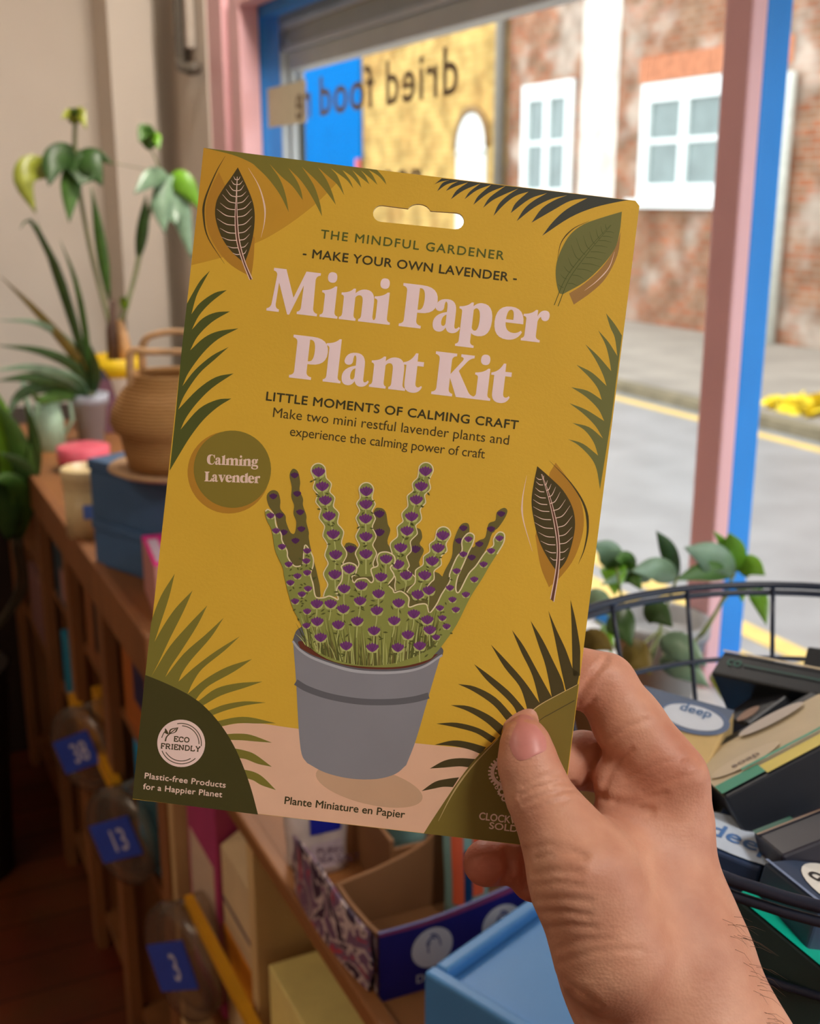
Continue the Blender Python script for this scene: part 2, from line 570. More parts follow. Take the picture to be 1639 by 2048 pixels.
MB().tube([(-0.03, yc + (hw + .05) * math.cos(a), zs + (hw + .05) * 1.1 * math.sin(a)) for a in np.linspace(0, math.pi, 16)], 0.045,
          M('door_arch_brown', (150, 118, 76), 0.8)).build('door_arch', dr)
bb = thing('blue_building', 'bright blue painted wall beyond the yellow house', 'building', (BX, 20, 0))
MB().box((-0.05, -1.15, 0), (0.3, 9, 6.35), M('bright_blue_wall_paint', (6, 111, 186), 0.8, 0.04, 2, spec=0.0)).build('wall', bb)
MB().box((-0.1, -1.15, 6.35), (0.3, 9, 6.5), M('pale_blue_coping', (150, 180, 215), 0.6)).build('coping', bb)
MB().box((-0.06, -1.15, 0), (0.0, -0.95, 2.1), M('red_door_paint', (214, 84, 78), 0.6)).build('red_strip', bb)

# ------------------------------------------------------------------ shelving under the window
ZN, ZF = 0.85, 0.93
YSTRIP = M('yellow_shelf_strip', (226, 164, 22), 0.5, 0.06, 12)
su = thing('shelf_unit', 'low wooden display shelf with pale pine dividers nearest the camera, under the window', 'shelf', (0.32, 0.2, 0))
MB().box((0.016, 0, 0.834), (0.58, 1.23, 0.85), WOOD).build('top_board', su)
MB().box((-0.001, 0, 0.836), (0.0155, 1.23, 0.857), WOOD).build('front_rail', su, bevel=0.003)
for y in (0.0, 0.40, 0.845, 1.205):
    MB().box((0.004, y, 0.0), (0.559, y + 0.022, 0.834), WOODL).build('divider', su)
MB().box((0.012, 0.003, 0.44), (0.559, 1.225, 0.46), WOOD).build('shelf_board', su)
MB().box((0.012, 0.003, 0.06), (0.559, 1.225, 0.08), WOOD).build('shelf_board', su)
MB().box((0.56, 0.0, 0.0), (0.58, 1.23, 0.834), WOODV).build('back_panel', su)
MB().box((-0.014, 0.66, 0.618), (-0.002, 1.09, 0.632), YSTRIP).build('price_strip', su, 'yellow strip')

fu = thing('shelf_unit', 'taller brown wooden shelf with many upright dividers, carrying the plants at the far end', 'shelf', (0.34, 1.44, 0))
MB().box((-0.012, 0, 0.905), (0.56, 1.63, 0.93), WOOD).build('top_board', fu)
MB().box((-0.03, 0, 0.86), (-0.012, 1.63, 0.934), WOODV).build('front_rail', fu, bevel=0.003)
for y in (0.0, 0.37, 0.69, 1.03, 1.57):
    m = MB().box((0.0, y, 0.0), (0.539, y + 0.022, 0.905), WOODV)
    m.box((-0.02, y - 0.012, 0.0), (0.0, y + 0.038, 0.86), WOODV)
    m.build('divider', fu)
MB().box((0.0, 0.003, 0.44), (0.539, 1.63, 0.46), WOODV).build('shelf_board', fu)
MB().box((0.0, 0.003, 0.66), (0.539, 1.63, 0.675), WOODV).build('shelf_board', fu)
MB().box((0.0, 0.003, 0.06), (0.539, 1.63, 0.08), WOODV).build('shelf_board', fu)
MB().box((0.54, 0, 0.0), (0.56, 1.63, 0.905), WOODV).build('back_panel', fu)
MB().box((-0.03, 0.33, 0.53), (-0.0125, 0.73, 0.556), YSTRIP).build('price_strip', fu, 'yellow strip')
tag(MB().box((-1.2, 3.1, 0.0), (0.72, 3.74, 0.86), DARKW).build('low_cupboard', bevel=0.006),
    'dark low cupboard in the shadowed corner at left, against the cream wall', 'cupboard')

def product(name, label, cat, loc, size, rz, col, bands=(), group=None, rough=0.5, top=None):
    """carton: loc = centre of its base; bands = (part name, face, a0, a1, b0, b1, colour) on the -y ('f'), -x ('l') or top ('t') face"""
    t = thing(name, label, cat, loc, rz, group)
    sx, sy, sz = size
    m = MB().box((-sx / 2, -sy / 2, 0), (sx / 2, sy / 2, sz), M(name + '_board_%d_%d_%d' % tuple(col), col, rough, 0.06, 40))
    m.build('carton', t, bevel=0.002)
    for kb, (nm, fc, a0, a1, b0, b1, c) in enumerate(bands):
        mm = M('print_%d_%d_%d' % tuple(c), c, rough, 0.05, 40)
        e = 0.0008 + 0.0004 * kb
        if fc == 'f':
            q = MB().box((-sx / 2 + a0 * sx, -sy / 2 - e, b0 * sz), (-sx / 2 + a1 * sx, -sy / 2, b1 * sz), mm)
        elif fc == 'l':
            q = MB().box((-sx / 2 - e, -sy / 2 + a0 * sy, b0 * sz), (-sx / 2, -sy / 2 + a1 * sy, b1 * sz), mm)
        else:
            q = MB().box((-sx / 2 + a0 * sx, -sy / 2 + b0 * sy, sz), (-sx / 2 + a1 * sx, -sy / 2 + b1 * sy, sz + e), mm)
        q.build(nm, t)
    return t

BLACKINK = M('black_print', (46, 42, 34), 0.6, 0.05)
WHITEP = M('white_print', (232, 226, 220), 0.5, 0.03)
# yellow carton below the rail
t = product('carton', 'pale yellow carton with black lettering below the front rail, nearest the camera', 'carton', (0.45, 0.845, 0.46), (0.24, 0.36, 0.24), 0,
            (250, 230, 146))
mb = MB()
for i, w in enumerate(('PURE', 'LEAF', 'TEAS', 'MINT')):
    text_into(mb, w, BLACKINK, (-0.045 + i * 0.012, 0.1 - i * 0.06, 0.2406), (0.3, -0.95, 0), (0.95, 0.3, 0), 0.014)
mb.build('lettering', t)
MB().lathe([(0.0, 0.0009), (0.035, 0.0009), (0.035, 0.0)], M('pale_grey_print', (214, 216, 196), 0.5), (-0.075, -0.13, 0.24)).build('round_label', t)
# cream paper bag, orange and other packs behind the pale divider
bag = thing('paper_bag', 'cream paper bag with folded peaked top and orange label, behind the pale divider', 'bag', (0.40, 1.17, 0.46))
CREAM = M('cream_paper', (226, 200, 156), 0.7, 0.06, 20, bump=0.3)
m = MB()
a, b, h = 0.055, 0.075, 0.26
m.add([(-a, -b, 0), (a, -b, 0), (a, b, 0), (-a, b, 0), (-a, -b, h), (a, -b, h), (a, b, h), (-a, b, h), (-.01, -.06, h + .085), (.012, .05, h + .06)],
      [(3, 2, 1, 0), (0, 1, 5, 4), (1, 2, 6, 5), (2, 3, 7, 6), (3, 0, 4, 7), (4, 5, 8), (5, 6, 9, 8), (6, 7, 9), (7, 4, 8, 9)], CREAM)
m.build('paper', bag)
m = MB().box((-a, -b - .001, .1), (a, -b, .15), M('orange_print', (232, 150, 30), 0.5))
m.box((-a - .001, -b, .1), (-a, b, .15), M('orange_print', (232, 150, 30)))
m.build('orange_label', bag)
m = MB().box((-a, -b - .001, .185), (a, -b, .19), M('plum_print', (96, 70, 92), 0.5))
m.box((-a, -b - .001, .055), (a, -b, .09), M('plum_print', (96, 70, 92)))
m.box((-a - .001, -b, .185), (-a, b, .19), M('plum_print', (96, 70, 92)))
m.build('plum_stripe', bag)
product('carton', 'orange carton on the lower shelf under the cream paper bag', 'carton', (0.43, 1.0, 0.08), (0.2, 0.22, 0.34), 0, (206, 120, 28),
        (('label', 'l', 0.2, 0.8, 0.5, 0.8, (236, 206, 160)),))
product('carton', 'pink topped carton behind the cream paper bag', 'carton', (0.40, 1.32, 0.46), (0.12, 0.14, 0.31), 0, (186, 66, 120),
        (('label', 'l', 0.1, 0.9, 0.1, 0.7, (222, 196, 170)),))
product('carton', 'long turquoise carton lying in the shelf beside the middle clear jar', 'carton', (0.447, 1.615, 0.46), (0.2, 0.27, 0.18), 0, (30, 164, 214),
        (('orange_patch', 'f', 0.1, 0.4, 0.3, 0.9, (214, 150, 90)),))
product('food_packet', 'yellow packet in the second compartment of the brown shelf', 'packet', (0.44, 1.97, 0.46), (0.2, 0.22, 0.14), 0, (214, 150, 26),
        (('black_label', 'l', 0.1, 0.45, 0.35, 0.9, (30, 26, 24)),))
product('food_packet', 'orange brown packet in the upper compartment of the brown shelf', 'packet', (0.44, 1.66, 0.675), (0.2, 0.2, 0.16), 0, (186, 104, 40),
        (('navy_label', 'l', 0.2, 0.6, 0.4, 0.9, (52, 48, 84)),))
product('food_packet', 'brown packet with a black label in the upper middle compartment', 'packet', (0.44, 1.97, 0.675), (0.2, 0.22, 0.16), 0, (150, 92, 48),
        (('black_label', 'l', 0.2, 0.6, 0.2, 0.8, (26, 22, 20)),))
product('food_packet', 'small turquoise packet low in the third compartment', 'packet', (0.44, 2.30, 0.46), (0.2, 0.22, 0.14), 0, (40, 144, 180))
product('food_packet', 'dark green packet in the third upper compartment', 'packet', (0.44, 2.30, 0.675), (0.2, 0.24, 0.17), 0, (54, 74, 84),
        (('pink_label', 'l', 0.1, 0.7, 0.1, 0.5, (176, 130, 124)),))
product('food_packet', 'dusty pink packet at the far end of the brown shelf', 'packet', (0.44, 2.72, 0.5), (0.2, 0.3, 0.16), 0, (150, 106, 100))
bpy.data.objects['food_packet.005'].location.z = 0.46

# clear jars lying on their sides in front of the shelf, price labels across their lids
JARM = glass_mat('clear_jar_plastic', (226, 216, 204), 0.2, 0.2, 0.12, (186, 170, 150))
BLUEL = M('blue_price_label', (44, 78, 190), 0.5, 0.05)
LABT = M('label_lettering', (206, 206, 226), 0.5)
BEAN = M('brown_grain_filling', (108, 72, 42), 0.8, 0.4, 90)
for i, (yy, txt, tilt, lab) in enumerate(((1.93, '38', 0.5, 'clear jar lid with a blue price label, farthest of the three along the shelf front'),
                                          (1.61, '13', 0.5, 'clear jar lid with a blue price label, middle of the three along the shelf front'),
                                          (1.275, '3', 0.55, 'clear jar lid with a blue price label, nearest of the three along the shelf front'))):
    j = thing('storage_jar', lab, 'jar', (0.284, yy, 0.545), (0.55, 0.5, 0.3)[i], 'clear jars along the shelf front')
    MB().lathe([(0.06, 0.01), (0.072, 0.02), (0.072, 0.09)], JARM, axis='x').build('jar_body', j)
    MB().lathe([(0.0, 0.0), (0.066, 0.0), (0.078, 0.004), (0.08, 0.012), (0.078, 0.022), (0.07, 0.024)], JARM, axis='x').build('lid', j)
    lb = MB()
    c, s = math.cos(tilt), math.sin(tilt)
    ex, ez = Vector((0, -c, s)), Vector((0, s, c))
    P = [ex * sx + ez * sz for sx, sz in ((-.052, -.031), (.052, -.031), (.052, .031), (-.052, .031))]
    lb.hexa([p + Vector((-0.0015, 0, 0)) for p in P] + [p + Vector((-0.004, 0, 0)) for p in P], BLUEL)
    lbo = lb.build('price_label', j, 'blue label')
    tx = MB()
    text_into(tx, txt, LABT, ex * 0.012 + ez * -0.018 + Vector((-0.0045, 0, 0)), ex, ez, 0.034, 1.0, 0.01, center=True)
    tx.build('price_lettering', lbo)
# ------------------------------------------------------------------ things standing on the near shelf
CARD = M('brown_cardboard', (132, 90, 52), 0.8, 0.1, 12)
NAVY = M('navy_print', (26, 24, 118), 0.5, 0.06)
MAGE = M('magenta_print', (150, 62, 112), 0.5, 0.06)
def pattern_mat(name, cols, scale):
    m = bpy.data.materials.new(name)
    m.use_nodes = True
    nt = m.node_tree
    b = nt.nodes['Principled BSDF']
    b.inputs['Roughness'].default_value = 0.35
    tc = nt.nodes.new('ShaderNodeTexCoord')
    nz = nt.nodes.new('ShaderNodeTexNoise')
    nz.inputs['Scale'].default_value = scale
    nz.inputs['Distortion'].default_value = 2
    nt.links.new(tc.outputs['Object'], nz.inputs['Vector'])
    rp = nt.nodes.new('ShaderNodeValToRGB')
    rp.color_ramp.interpolation = 'CONSTANT'
    for i, c in enumerate(cols):
        e = rp.color_ramp.elements[i] if i < 2 else rp.color_ramp.elements.new(0.5)
        e.position = 0.0 if i == 0 else 0.36 + 0.3 * i / len(cols)
        e.color = lin(c)
    nt.links.new(nz.outputs['Fac'], rp.inputs['Fac'])
    nt.links.new(rp.outputs['Color'], b.inputs['Base Color'])
    return m
PATT = pattern_mat('crinkled_printed_film', [(60, 44, 70), (206, 186, 186), (120, 90, 120), (190, 60, 80), (222, 206, 204)], 26)
cb = thing('display_box', 'open cardboard display box with a navy front and white round icons, behind the blue riser', 'box', (0.335, 0.745, ZN), -0.04)
wd, dp = 0.30, 0.105
MB().box((0, 0.003, 0), (wd, dp, 0.004), CARD).build('base', cb)
def wall_poly(name, pts, parent, mat, t, axis):
    """upright card panel: pts = (along, height) outline above z = .004; axis 'x' spans x at y = t[0]..t[1], 'y' spans y"""
    n = len(pts)
    mk = (lambda a, z, q: (a, q, z)) if axis == 'x' else (lambda a, z, q: (q, a, z))
    V = []
    for q in t:
        V += [mk(a, 0.004, q) for a, z in pts] + [mk(a, z, q) for a, z in pts]
    F = []
    for i in range(n - 1):
        F += [(i, i + 1, n + i + 1, n + i), (2 * n + i + 1, 2 * n + i, 3 * n + i, 3 * n + i + 1), (n + i, n + i + 1, 3 * n + i + 1, 3 * n + i), (i + 1, i, 2 * n + i, 2 * n + i + 1)]
    F += [(0, n, 3 * n, 2 * n), (n - 1, 3 * n - 1, 4 * n - 1, 2 * n - 1)]
    return MB().add(V, F, mat).build(name, parent)
bkp = [(0, .05), (.017, .053), (.037, .056), (.068, .064), (.088, .072), (.1, .082), (.107, .097), (.112, .115), (.114, .06), (wd, .06)]
wall_poly('back_panel', bkp, cb, CARD, (dp - .004, dp), 'x')
wall_poly('side_panel', [(0.003, .064), (.03, .057), (.07, .051), (dp - .004, .05)], cb, CARD, (0.0, 0.004), 'y')
wall_poly('side_panel', [(0.003, .12), (dp - .004, .12)], cb, CARD, (wd - .004, wd), 'y')
q = MB().add([(-.0007, .004, .006), (-.0007, dp, .006), (-.0007, dp, .047), (-.0007, .07, .049), (-.0007, .03, .055), (-.0007, .004, .06)], [(0, 5, 4, 3, 2, 1)], PATT)
q.build('printed_side', cb)
c2 = thing('display_box', 'plain brown cardboard box holding teal pouches, behind the navy fronted display box', 'box', (0.40, 0.862, ZN), -0.04)
MB().box((0, 0, 0), (.26, .16, .004), CARD).build('base', c2)
MB().box((0, .156, .004), (.26, .16, .19), CARD).build('back_panel', c2)
MB().box((0, 0, .004), (.004, .156, .07), CARD).build('side_panel', c2)
MB().box((.256, 0, .004), (.26, .156, .13), CARD).build('side_panel', c2)
MB().box((.004, 0, .004), (.256, .004, .06), CARD).build('front_panel', c2)

# front panel: its top edge sweeps up to the right
xs = np.linspace(0, wd, 17)
tops = [0.066 + 0.072 * max(0, (x / wd - 0.1)) ** 1.5 for x in xs]
m = MB()
V = [(x, y, 0.0) for y in (0, 0.003) for x in xs] + [(x, y, z) for y in (0, 0.003) for x, z in zip(xs, tops)]
F = []
for i in range(16):
    F += [(i, i + 1, 34 + i + 1, 34 + i), (17 + i + 1, 17 + i, 51 + i, 51 + i + 1), (34 + i, 34 + i + 1, 51 + i + 1, 51 + i)]
m.add(V, F, NAVY)
fp = m.build('front_panel', cb, 'navy front with white icons')
m = MB()
for i in range(16):
    a, b = 0.2 + 0.5 * i / 16, 0.2 + 0.5 * (i + 1) / 16
    m.add([(xs[i], -.0006, tops[i] - .014 * a), (xs[i + 1], -.0006, tops[i + 1] - .014 * b), (xs[i + 1], -.0006, tops[i + 1]), (xs[i], -.0006, tops[i])], [(0, 1, 2, 3)], MAGE)
m.build('magenta_edge', fp)
for i, (x, w) in enumerate(((0.048, 'DROP'), (0.114, 'DIP'), (0.18, 'DROP'))):
    z = 0.04 + 0.004 * i
    m = MB()
    V = [(x + .019 * math.cos(k * math.pi / 14), -.0007, z + .019 * math.sin(k * math.pi / 14)) for k in range(28)]
    m.add(V, [tuple(range(28))], WHITEP)
    for k in range(3):
        r0 = 0.0135 - 0.003 * k
        V = [(x + (r0 if q % 2 else r0 - .0018) * math.cos(k + (q // 2) * 0.3) * .6, -.001, z + (r0 if q % 2 else r0 - .0018) * math.sin(k + (q // 2) * .3)) for q in range(14)]
        m.add(V, [(2 * q, 2 * q + 1, 2 * q + 3, 2 * q + 2) for q in range(6)], NAVY)
    m.build('round_icon', fp)
    m = MB()
    text_into(m, w, WHITEP, (x, -.0008, z - 0.031), (1, 0, 0), (0, 0, 1), 0.0075, center=True, bold=0.01)
    m.build('icon_lettering', fp)

def pouch(name, label, c, w, h, th, rz, mat, panels=(), tilt=0.0, group=None):
    """pillow-shaped pouch standing on its base at c"""
    t = thing(name, label, 'pouch', c, rz, group)
    t.rotation_euler[0] = tilt
    V, F = [], []
    nx, nz = 9, 12
    for s in (-1, 1):
        for j in range(nz):
            for i in range(nx):
                x, z = i / (nx - 1) * 2 - 1, j / (nz - 1)
                pf = (1 - abs(x) ** 2.5) * (1 - z ** 4) * (0.55 + 0.45 * (1 - z))
                V.append((x * w / 2 * (1 - .04 * math.sin(9 * z)), s * (th / 2 * pf + 0.0006), z * h + 0.004 * math.sin(3 * x) * z))
    for s in (0, 1):
        for j in range(nz - 1):
            for i in range(nx - 1):
                a = s * nx * nz + j * nx + i
                q = (a, a + 1, a + nx + 1, a + nx)
                F.append(q if s == 0 else q[::-1])
    K = nx * nz
    for i in range(nx - 1):
        F += [(i + 1, i, K + i, K + i + 1), (K - nx + i, K - nx + i + 1, 2 * K - nx + i + 1, 2 * K - nx + i)]
    for j in range(nz - 1):
        F += [(j * nx, j * nx + nx, K + j * nx + nx, K + j * nx), (j * nx + 2 * nx - 1, j * nx + nx - 1, K + j * nx + nx - 1, K + j * nx + 2 * nx - 1)]
    MB().add(V, F, mat, True).build('film', t)
    for nm, x0, x1, z0, z1, mm in panels:
        q = MB()
        V, F = [], []
        for j in range(7):
            for i in range(7):
                x = (x0 + (x1 - x0) * i / 6)
                z = z0 + (z1 - z0) * j / 6
                pf = (1 - abs(x) ** 2.5) * (1 - z ** 4) * (0.55 + 0.45 * (1 - z))
                V.append((x * w / 2 * (1 - .04 * math.sin(9 * z)), -(th / 2 * pf + 0.0018), z * h + 0.004 * math.sin(3 * x) * z))
        for j in range(6):
            for i in range(6):
                a = j * 7 + i
                F.append((a, a + 1, a + 8, a + 7))
        q.add(V, F, mm, True).build(nm, t)
    return t
TEAL = M('pale_teal_film', (126, 166, 160), 0.35, 0.2, 12)
DBLUE = M('deep_blue_print', (14, 62, 112), 0.4, 0.1)
CORAL = M('coral_print', (214, 96, 62), 0.4, 0.15, 14)
CRM = M('cream_print', (220, 212, 178), 0.5, 0.1)
pouch('snack_pouch', 'teal pouch with a deep blue panel at the back of the cardboard display box', (0.447, 0.945, ZN + .006), 0.062, 0.165, 0.03, -0.15, TEAL,
      (('blue_panel', -.5, .8, .2, .75, DBLUE), ('cream_spot', -.9, -.55, .3, .7, CRM)), -0.12)
pouch('snack_pouch', 'teal pouch half hidden behind the blue panelled pouch in the display box', (0.52, 0.955, ZN + .006), 0.07, 0.16, 0.03, -0.2, TEAL,
      (('blue_panel', -.5, .5, .3, .8, DBLUE),), -0.1)
pouch('snack_pouch', 'teal and coral patterned pouch at the right side of the display box', (0.456, 0.815, ZN + .006), 0.042, 0.15, 0.024, -0.35, TEAL,
      (('coral_leaf', -.7, -.2, .1, .62, CORAL), ('coral_leaf', .2, .75, .15, .55, CORAL), ('blue_drop', -.15, .15, .1, .45, DBLUE)), -0.1)
pk = on(2, ZN, 585, 1800)
WHF = M('white_crinkled_film', (206, 192, 186), 0.3, 0.2, 30, bump=0.5)
pouch('snack_bag', 'white crinkled bag with a navy seal standing left of the display box', (0.362, 0.955, ZN), 0.062, 0.115, 0.03, -0.3, WHF,
      (('navy_seal', -.2, .8, .36, .68, M('royal_blue_seal', (22, 34, 150), 0.3)), ('text_panel', -.2, .85, .06, .28, M('pale_lilac_panel', (196, 178, 186), 0.5))), -0.1)
m = MB()
for i, w in enumerate(('PUFFS', 'SEA SALT')):
    text_into(m, w, M('plum_print', (96, 70, 92)), (0.0, -0.0172, 0.022 - i * 0.009), (1, 0, 0), (0, 0, 1), 0.007)
m.build('lettering', bpy.data.objects['snack_bag'])
pouch('snack_bag', 'plum and red patterned bag lying along the left side of the display box', (0.3275, 0.835, ZN + .0), 0.17, 0.066, 0.012, 1.6, PATT,
      (('navy_patch', -.9, .0, .1, .5, NAVY),), 0.0)

# blue riser with a recessed lid, carrying the wire basket
RIS = M('sky_blue_riser_paint', (78, 146, 212), 0.42, 0.05, 12)
def riser(name, label, c, ang, sx, sy, h, rim, rec, parent=None, group=None):
    t = thing(name, label, 'box', c, ang, group)
    m = MB()
    m.box((0, -sy, 0), (rim, 0, h), RIS)
    m.box((sx - rim, -sy, 0), (sx, 0, h), RIS)
    m.box((rim, -rim, 0), (sx - rim, 0, h), RIS)
    m.box((rim, -sy, 0), (sx - rim, -sy + rim, h), RIS)
    m.build('sides', t, bevel=0.0025)
    MB().box((rim + .001, -sy + rim + .001, h - rec - 0.012), (sx - rim - .001, -rim - .001, h - rec), RIS).build('lid_panel', t)
    return t
riser('riser_box', 'sky blue wooden riser box with a recessed lid, next to the hand', (0.303, 0.60, ZN), 0.36, 0.45, 0.40, 0.14, 0.011, 0.009)

# dark wire basket of soap
BASK = M('dark_navy_wire', (34, 42, 60), 0.35, 0.1, 20)
BC, BR, ZR = Vector((0.4955, 0.42, 0)), 0.211, 1.222
bk = thing('wire_basket', 'round dark navy wire basket full of soap boxes, on the blue riser', 'basket', (BC.x, BC.y, 0.983))
def ring(r, z, n=64):
    return [(r * math.cos(2 * math.pi * k / n), r * math.sin(2 * math.pi * k / n), z) for k in range(n)]
HB = ZR - 0.983
def rad(z):
    return 0.105 + (BR - 0.105) * (max(0.0, z / HB)) ** 0.6
m = MB()
m.tube(ring(BR, HB), 0.0028, BASK, 8, True)
m.tube(ring(BR + .001, HB - 0.0062), 0.0024, BASK, 8, True)
m.build('rim', bk)
for z in (HB - .052, HB - .098, HB - .144, HB - .19):
    MB().tube(ring(rad(z), z), 0.0019, BASK, 6, True).build('hoop', bk)
MB().tube(ring(0.105, 0.003), 0.003, BASK, 6, True).build('base_ring', bk)
for k in range(20):
    a = 2 * math.pi * (k + 0.45) / 20
    MB().tube([(rad(z) * math.cos(a), rad(z) * math.sin(a), z) for z in np.linspace(0.003, HB, 9)], 0.0019, BASK, 6).build('upright_wire', bk)
m = MB()
for q in range(-4, 5):
    w = math.sqrt(max(0, 0.105 ** 2 - (q * .024) ** 2))
    m.tube([(q * .024, -w, 0.003), (q * .024, w, 0.003)], 0.0016, BASK, 5)
m.build('base_grid', bk)

def fbox(name, label, cat, P0, P1, P2, th, col, marks=(), rough=0.45, group=None, sidecol=None):
    """box whose main face has corner P0 and neighbours P1, P2 (points in the room); th goes behind that face"""
    p0, p1, p2 = Vector(P0), Vector(P1), Vector(P2)
    ex = (p1 - p0)
    w = ex.length
    ex.normalize()
    ey = p2 - p0
    ey -= ex * ey.dot(ex)
    h = ey.length
    ey.normalize()
    ez = ex.cross(ey)
    if ez.dot(EYE - p0) < 0:
        th = -th
    t = bpy.data.objects.new(name, None)
    t.empty_display_size = .02
    COL.objects.link(t)
    t.matrix_world = Matrix((ex, ey, ez)).transposed().to_4x4()
    t.location = p0
    tag(t, label, cat, group)
    cm = M('carton_%d_%d_%d' % tuple(col), col, rough, 0.08, 60)
    q = [(0, 0, 0), (w, 0, 0), (w, h, 0), (0, h, 0)]
    m = MB().hexa([(x, y, -abs(th) if th > 0 else abs(th)) for x, y, z in q] + q, cm)
    m.build('carton', t, bevel=0.0015)
    sg = 1 if th > 0 else -1
    for k, mk in enumerate(marks):
        kind, mc = mk[0], mk[1]
        mm = M('print_%d_%d_%d' % tuple(mc), mc, rough, 0.05, 40)
        z = sg * (0.0005 + 0.0003 * k)
        m = MB()
        if kind == 'rect':
            a0, a1, b0, b1 = mk[2:6]
            m.add([(a0 * w, b0 * h, z), (a1 * w, b0 * h, z), (a1 * w, b1 * h, z), (a0 * w, b1 * h, z)], [(0, 1, 2, 3)], mm)
            m.build('printed_band', t)
        elif kind == 'oval':
            cx, cy, rx, ry = mk[2:6]
            m.add([(cx * w + rx * math.cos(a), cy * h + ry * math.sin(a), z) for a in np.linspace(0, 2 * math.pi, 28, endpoint=False)], [tuple(range(28))], mm)
            m.build('oval_label', t)
        else:
            s_, x, y, hh, ang = mk[2:7]
            text_into(m, s_, mm, (x * w, y * h, z), (math.cos(ang), math.sin(ang), 0), (-sg * math.sin(ang) * sg, math.cos(ang), 0), hh, 1.0, 0.012, center=True)
            m.build('lettering', t)
    return t
GRP = 'soap boxes in the wire basket'
DK, TQ = (24, 32, 40), (0, 178, 150)
fbox('soap_carton', 'long black soap carton with a cream top edge, lying highest across the basket', 'carton', at(1420, 1346, .70), at(1690, 1402, .64), at(1425, 1297, .715), .045, DK,
     (('text', (30, 96, 84), 'co', .13, .45, .007, 0), ('rect', (30, 78, 72), .2, .95, .52, .58), ('rect', (206, 192, 160), 0, 1, .93, 1)), group=GRP)
fbox('soap_carton', 'black carton peeking up at the right edge behind the long black carton', 'carton', at(1600, 1345, .76), at(1700, 1360, .74), at(1602, 1290, .77), .03, (40, 46, 52), group=GRP)
fbox('sponge_pack', 'beige sponge pack with a slate blue band and white oval label, beside the knuckle', 'sponge', at(1468, 1422, .66), at(1262, 1366, .69), at(1405, 1622, .60), .05, (204, 178, 124),
     (('rect', (98, 112, 136), 0, 1, 0, .2), ('oval', (98, 116, 148), .3, .19, .0205, .013), ('oval', (206, 216, 230), .31, .19, .0175, .0098), ('text', (70, 110, 160), 'deep', .31, .155, .0065, math.pi)), rough=0.85, group=GRP)
fbox('soap_carton', 'black carton with a sandy top, yellow stripe and green trim, largest in the basket', 'carton', at(1448, 1594, .575), at(1740, 1440, .575), at(1441, 1478, .655), .036, (28, 34, 44),
     (('rect', (198, 182, 148), .0, 1, .12, .86), ('rect', (222, 206, 90), .3, 1, .0, .17), ('rect', (36, 150, 118), .0, .3, .03, .2),
      ('oval', (206, 190, 160), .27, .36, .02, .009), ('text', (120, 100, 84), 'soap', .27, .32, .006, 0.0), ('rect', (60, 160, 130), .2, 1, .2, .24),
      ('oval', (196, 186, 176), .62, .8, .02, .008)), group=GRP)
fbox('soap_carton', 'black roll shaped carton lying behind the sandy topped carton', 'carton', at(1492, 1446, .66), at(1590, 1375, .67), at(1478, 1408, .69), .04, (30, 32, 38),
     (('oval', (150, 118, 100), .2, .3, .008, .005),), group=GRP)
fbox('soap_carton', 'dark plum carton with a green corner under the sandy topped carton', 'carton', at(1562, 1712, .53), at(1720, 1650, .535), at(1543, 1648, .56), .05, (38, 38, 52),
     (('rect', (20, 92, 76), .0, .5, .86, 1.0), ('rect', (150, 124, 104), 0, 1, .8, .85)), group=GRP)
fbox('soap_carton', 'navy carton with a white oval label in blue lettering, beside the wrist', 'carton', at(1392, 1688, .56), at(1522, 1740, .545), at(1450, 1580, .615), .04, (42, 62, 96),
     (('rect', (216, 218, 222), .45, .98, .2, .62), ('oval', (202, 218, 238), .55, .32, .034, .018), ('text', (84, 128, 190), 'deep', .55, .2, .012, 0.0), ('rect', (40, 46, 46), .3, 1, .68, .9),
      ('text', (190, 184, 176), 'soap sponge', .62, .74, .005, 0.0)), group=GRP)
fbox('soap_carton', 'navy carton with white oval label and black lettering, at the right edge above the rim', 'carton', at(1528, 1722, .525), at(1640, 1812, .495), at(1622, 1672, .56), .07, (52, 68, 94),
     (('oval', (226, 226, 220), .78, .5, .022, .016), ('text', (40, 40, 42), 'deep', .78, .38, .0105, 0.35), ('rect', (120, 138, 170), 0, 1, 0, .04)), group=GRP)
fbox('soap_carton', 'dark green carton with a bright turquoise long edge below the rim', 'carton', at(1470, 1792, .515), at(1690, 1975, .485), at(1530, 1760, .545), .06, (20, 44, 42),
     (('rect', TQ, 0, 1, 0, .42), ('rect', (110, 92, 64), .1, 1, .5, .53)), group=GRP)
fbox('soap_carton', 'dark navy carton leaning at the bottom right inside the basket', 'carton', at(1500, 1960, .52), at(1700, 1990, .50), at(1540, 1850, .55), .05, (26, 34, 52), group=GRP)
fbox('soap_carton', 'mid blue carton lowest in the basket', 'carton', at(1560, 2050, .50), at(1700, 2020, .51), at(1590, 1950, .545), .03, (42, 78, 140), group=GRP)
fbox('soap_carton', 'black carton deep in the middle of the basket', 'carton', at(1380, 1800, .60), at(1640, 1800, .58), at(1400, 1560, .70), .03, (26, 30, 38), group=GRP)

